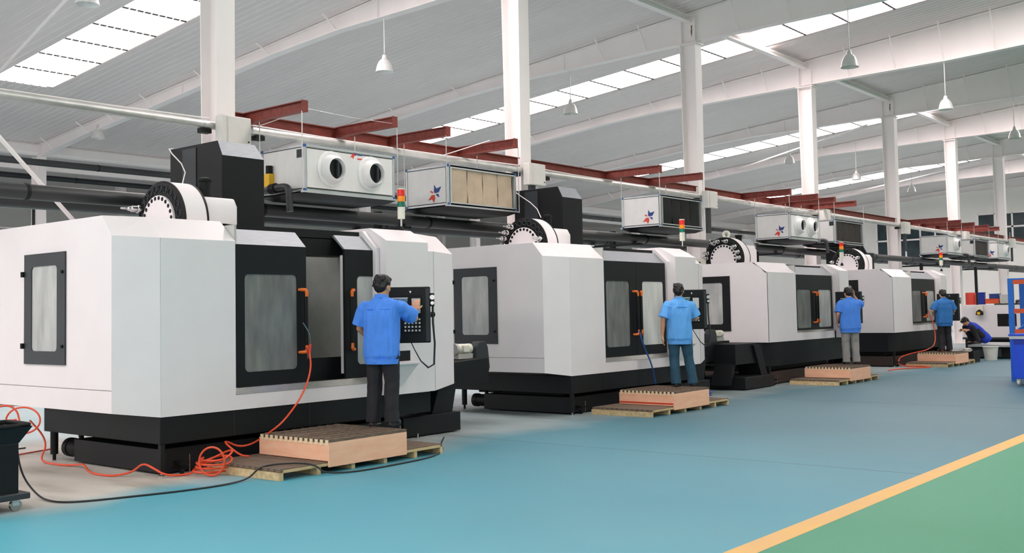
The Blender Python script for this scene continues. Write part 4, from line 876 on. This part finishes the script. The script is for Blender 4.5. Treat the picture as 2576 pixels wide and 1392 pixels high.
def hand(mb, w, d, n, left, curl=.35, spread=.1, sc=1.):
    """w wrist, d hand direction, n palm normal (towards what is held)"""
    w, d, n = Vector(w), Vector(d).normalized(), Vector(n); n = (n - d * n.dot(d)).normalized(); s = d.cross(n) * (1 if left else -1)   # s: towards the thumb
    for k, (off, ln) in enumerate(((.03, .072), (.01, .08), (-.011, .075), (-.03, .058))):
        b = w + d * .085 * sc + s * off * sc; mb.cap(w + s * off * .5, .016 * sc, b, .0125 * sc, 8)
        a = curl; dd = (d * cos(a) + n * sin(a) + s * (off * spread * 30) * .3).normalized(); p1 = b + dd * ln * .5 * sc
        a2 = curl * 2.2; d2 = (d * cos(a2) + n * sin(a2) + s * (off * spread * 30) * .3).normalized(); p2 = p1 + d2 * ln * .45 * sc
        mb.cap(b, .0105 * sc, p1, .0095 * sc, 8); mb.cap(p1, .0095 * sc, p2, .008 * sc, 8)
    b = w + d * .03 * sc + s * .026 * sc; p1 = b + (d * .7 + s * .75 + n * .25).normalized() * .045 * sc; p2 = p1 + (d * .9 + s * .3 + n * .4).normalized() * .032 * sc
    mb.cap(w + d * .015, .017 * sc, b, .015 * sc, 8); mb.cap(b, .014 * sc, p1, .011 * sc, 8); mb.cap(p1, .011 * sc, p2, .009 * sc, 8)
def lerp(a, b, t): return Vector(a).lerp(Vector(b), t)
def person(label, loc, yaw, Hh, arms, shirt, trousers, shoe, head=(0, 0), feet=None, lean=0., seed=1, vox=.008, collar=True, hair_len=0., broad=1., legs=None, torso_tilt=0., seat=None):
    """arms: [(elbow, wrist, hand_dir, palm_normal, curl)] for left then right, local metres on a 1.72 m figure; head=(turn, nod)"""
    root = thing('person', label, 'person', loc, yaw); sc = Hh / 1.72; root.scale = (sc, sc, sc)
    B = broad
    T = Matrix.Translation((0, 0, .92)) @ Matrix.Rotation(torso_tilt, 4, 'Y') @ Matrix.Translation((0, 0, -.92))
    dz = Vector((0, 0, 0)) if seat is None else Vector(seat)
    def tp(p): return T @ Vector(p) + dz
    legs = legs or {}
    hp = {s: Vector((0, s * .09, .9)) + dz for s in (1, -1)}
    kn = {s: Vector(legs.get(('k', s), (.03, s * .105, .49))) for s in (1, -1)}
    an = {s: Vector(legs.get(('a', s), (-.02, s * .115, .085))) for s in (1, -1)}
    b = MB()
    for s in (1, -1):
        b.cap(hp[s], .076, kn[s], .048); b.cap(kn[s], .046, lerp(kn[s], an[s], .4) + Vector((-.008, 0, 0)), .044); b.cap(lerp(kn[s], an[s], .4), .043, an[s], .034)
        b.cap(an[s] + Vector((-.03, 0, -.04)), .035, an[s] + Vector((.14, s * .02, -.05)), .03)
    b.cap(tp((0, -.09, .95)), .1, tp((0, .09, .95)), .1); b.cap(tp((0, -.06, 1.1)), .1, tp((0, .06, 1.1)), .1)
    b.cap(tp((0, -.08, 1.27)), .095, tp((0, .08, 1.27)), .095); b.cap(tp((-.01, -.15, 1.385)), .042, tp((-.01, .15, 1.385)), .042); b.cap(tp((0, 0, 1.0)), .1, tp((0, 0, 1.3)), .11)
    HR = Matrix.Translation((.0, 0, 1.5)) @ Matrix.Rotation(head[0], 4, 'Z') @ Matrix.Rotation(head[1], 4, 'Y') @ Matrix.Translation((0, 0, -1.5))
    def hpnt(p): return tp(HR @ Vector(p))
    b.cap(tp((-.01, 0, 1.4)), .062, hpnt((.0, 0, 1.54)), .055)
    hd = MB(); hd.ball((.012, 0, 1.62), (.098, .077, .1)); hd.ball((.03, 0, 1.575), (.075, .064, .085)); hd.cap((.06, -.018, 1.515), .034, (.06, .018, 1.515), .034)
    hd.cap((.1, 0, 1.615), .012, (.122, 0, 1.582), .017); hd.cap((.088, -.03, 1.642), .014, (.088, .03, 1.642), .014); hd.cap((.093, -.018, 1.545), .012, (.093, .018, 1.545), .012)
    for s in (1, -1): hd.ball((.005, s * .08, 1.595), (.022, .012, .034)); hd.cap((.07, s * .04, 1.585), .022, (.055, s * .052, 1.575), .02)
    b.add([hpnt(p) for p in hd.v], hd.f)
    sh = {}; slv = MB()
    for (s, (el, wr, hdir, pn, curl)) in zip((1, -1), arms):
        s0 = tp((-.01, s * .185 * B, 1.385)); el, wr = Vector(el) + dz, Vector(wr) + dz; sh[s] = (s0, el)
        b.cap(s0 + Vector((0, 0, -.015)), .042, el, .04); b.cap(el, .041, lerp(el, wr, .35), .042); b.cap(lerp(el, wr, .35), .041, wr, .027)
        hand(b, wr, hdir, pn, s > 0, curl, sc=1.12)
    put(remesh(b, 'body', vox, 2), 'body', 'skin', root)
    for s in (1, -1):
        e = MB().ball(tuple(hpnt((.088, s * .034, 1.617))), .011, 6).build('eye', 'eye', root)
    # hair
    hr = MB(); hr.ball((-.012, 0, 1.648), (.108, .09, .098)); hr.ball((-.045, 0, 1.6), (.075, .078, .09 + hair_len)); hr.ball((.045, 0, 1.7), (.065, .07, .036)); hr.ball((.0, .0, 1.69), (.09, .08, .055))
    for s in (1, -1): hr.cap((.0, s * .074, 1.64), .024, (.012, s * .076, 1.6), .012)
    for i in range(26):
        a = i * 2.4; zz = 1.56 + .13 * ((i * 7) % 13) / 13; hr.cap((-.05 + .04 * cos(a), .07 * sin(a), zz + .04), .02, (-.075 + .045 * cos(a), .078 * sin(a), zz), .012, 6)
    hm = MB(); hm.add([hpnt(p) for p in hr.v], hr.f); put(remesh(hm, 'hair', .009, 1), 'hair', 'hair', root)
    # shirt
    m = MB(); prof = [(.72, .13, .19), (.765, .134, .196), (.8, .152, .214), (.95, .15, .21), (1.08, .148, .208), (1.22, .15, .215), (1.32, .138, .222), (1.395, .112, .205), (1.44, .088, .135), (1.475, .07, .078)]
    def ell(z, rx, ry, k=28): return [tp((rx * (abs(cos(t)) ** .85) * (1 if cos(t) > 0 else -1) - .005, B * ry * (abs(sin(t)) ** .85) * (1 if sin(t) > 0 else -1), z)) for t in [2 * pi * i / k for i in range(k)]]
    m.loft([ell(*p) for p in prof])
    for s in (1, -1):
        s0, el = sh[s]; e = lerp(s0, el, .82); m.cap(tp((-.01, s * .1, 1.355)), .085, s0 + Vector((0, 0, -.02)), .074); m.cyl(s0 + (e - s0) * .1, e, .08, .096, n=20); m.cap(s0 + Vector((0, 0, -.02)), .074, s0 + (e - s0) * .5, .086)
        m.cyl(e, e + (e - s0).normalized() * .014, .099, .098, n=20)
    me = remesh(m, 'shirt', vox * 1.15, 2); folds(me, .016, seed * 3.7)
    so = put(me, 'shirt', shirt, root)
    MB().loft([ell(.705, .136, .197), ell(.76, .143, .205), ell(.76, .12, .18), ell(.705, .12, .18)], close=True).build('waistband', shirt, so)
    # collar standing round the neck
    ce = lambda z, r0, r1: [tp((r0 * cos(t) - .004, r1 * sin(t), z - .012 * cos(t))) for t in [2 * pi * i / 24 for i in range(24)]]
    if collar: MB().loft([ce(1.455, .082, .09), ce(1.5, .074, .078), ce(1.5, .066, .07), ce(1.45, .07, .075)], close=True).build('collar', shirt, so)
    ykz = 1.335; MB().loft([ell(ykz, .139, .2225), ell(ykz + .005, .138, .2225), ell(ykz + .005, .12, .2), ell(ykz, .12, .2)], close=True).build('yoke_seam', shirt, so)
    # trousers
    m = MB()
    for s in (1, -1):
        m.cap(hp[s] + Vector((0, 0, 0)), .115, kn[s], .09); m.cap(kn[s], .09, lerp(kn[s], an[s], .5), .083); m.cyl(lerp(kn[s], an[s], .4), an[s] + Vector((0, 0, -.05)) if seat is None else an[s], .082, .086, n=18)
    m.cap(tp((-.01, -.075, .95)), .118, tp((-.01, .075, .95)), .118)
    me = remesh(m, 'trousers', vox * 1.15, 2); folds(me, .009, seed * 5.1, 7., 9.)
    put(me, 'trousers', trousers, root)
    for s in (1, -1):
        a = an[s]; f = MB(); f.ball((a.x - .01, a.y, a.z - .03), (.055, .045, .05)); f.cap(a + Vector((-.03, 0, -.052)), .036, a + Vector((.15, s * .025, -.056)), .034)
        f.box(a.x - .065, a.y - .035, a.z - .085, a.x + .17, a.y + .05 if s > 0 else a.y + .03, a.z - .07)
        put(remesh(f, 'shoe', .01, 2), 'shoe', shoe, root)
    return root
DN = (0, 0, -1)
# nearest worker: right hand raised to the panel keys, left forearm forward
person('worker in cornflower blue shirt and black trousers touching the nearest control panel', (8.36, 8.86, .353), radians(24), 1.72,
       [((.03, .29, 1.12), (.2, .25, 1.0), (.8, -.1, -.2), (0, -1, -.2), .5), ((.26, -.31, 1.22), (.47, -.22, 1.3), (.45, -.05, .9), (1, .1, -.35), .22)],
       'blueshirt', 'trblack', 'shoeb', head=(radians(-16), radians(14)), seed=1, vox=.0075)
person('worker in azure shirt and teal jeans at the second machine', (15.12, 8.9, .353), radians(34), 1.68,
       [((-.04, .27, 1.12), (.0, .29, .86), (.02, .02, -1), (0, -1, 0), .3), ((.06, -.29, 1.14), (.27, -.17, 1.1), (.9, .3, 0), (0, .8, -.4), .4)],
       'blueshirt2', 'trteal', 'shoeb', head=(radians(-10), radians(8)), seed=2, legs={('k', 1): (.02, .1, .49), ('a', 1): (-.03, .08, .085), ('k', -1): (.04, -.14, .49), ('a', -1): (.0, -.2, .085)})
person('worker in blue shirt and grey trousers holding a hand to his head', (22.36, 8.88, .353), radians(40), 1.66,
       [((-.05, .28, 1.13), (.1, .26, .95), (.6, -.2, -.6), (0, -1, 0), .4), ((.16, -.3, 1.32), (.06, -.13, 1.54), (-.1, .1, 1), (0, 1, 0), .35)],
       'blueshirt', 'trgrey', 'shoeb', head=(radians(6), radians(24)), seed=3, broad=1.1)
person('worker in steel blue shirt and black trousers, farthest standing figure', (28.98, 8.92, .353), radians(44), 1.64,
       [((.02, .31, 1.13), (.22, .2, 1.05), (.9, -.3, 0), (0, -.9, -.2), .4), ((.02, -.31, 1.13), (.22, -.2, 1.05), (.9, .3, 0), (0, .9, -.2), .4)],
       'blueshirt3', 'trblack', 'shoe', head=(0, radians(22)), seed=4, broad=1.1)
person('crouching worker in royal blue shirt reaching forward on the low platform', (33.1, 9.22, .412), radians(135), 1.68,
       [((.3, .2, 1.12), (.52, .14, 1.1), (1, -.1, .1), (0, -.6, -.6), .4), ((.3, -.2, 1.12), (.52, -.14, 1.1), (1, .1, .1), (0, .6, -.6), .4)],
       'royal', 'trblack', 'shoeb', head=(0, radians(10)), seed=5, torso_tilt=radians(48), seat=(-.12, 0, -.68), legs={('k', 1): (.3, .2, .5), ('a', 1): (.1, .16, .085), ('k', -1): (.3, -.2, .5), ('a', -1): (.1, -.16, .085)})
person('worker mostly hidden behind the white bed, only his face showing through the rack', (40.6, 9.9, .0), radians(-140), 1.7,
       [((.05, .27, 1.13), (.2, .2, 1.0), (.8, -.2, 0), (0, -1, 0), .4), ((.05, -.27, 1.13), (.2, -.2, 1.0), (.8, .2, 0), (0, 1, 0), .4)],
       'royal', 'trblack', 'shoeb', head=(0, radians(12)), seed=6)
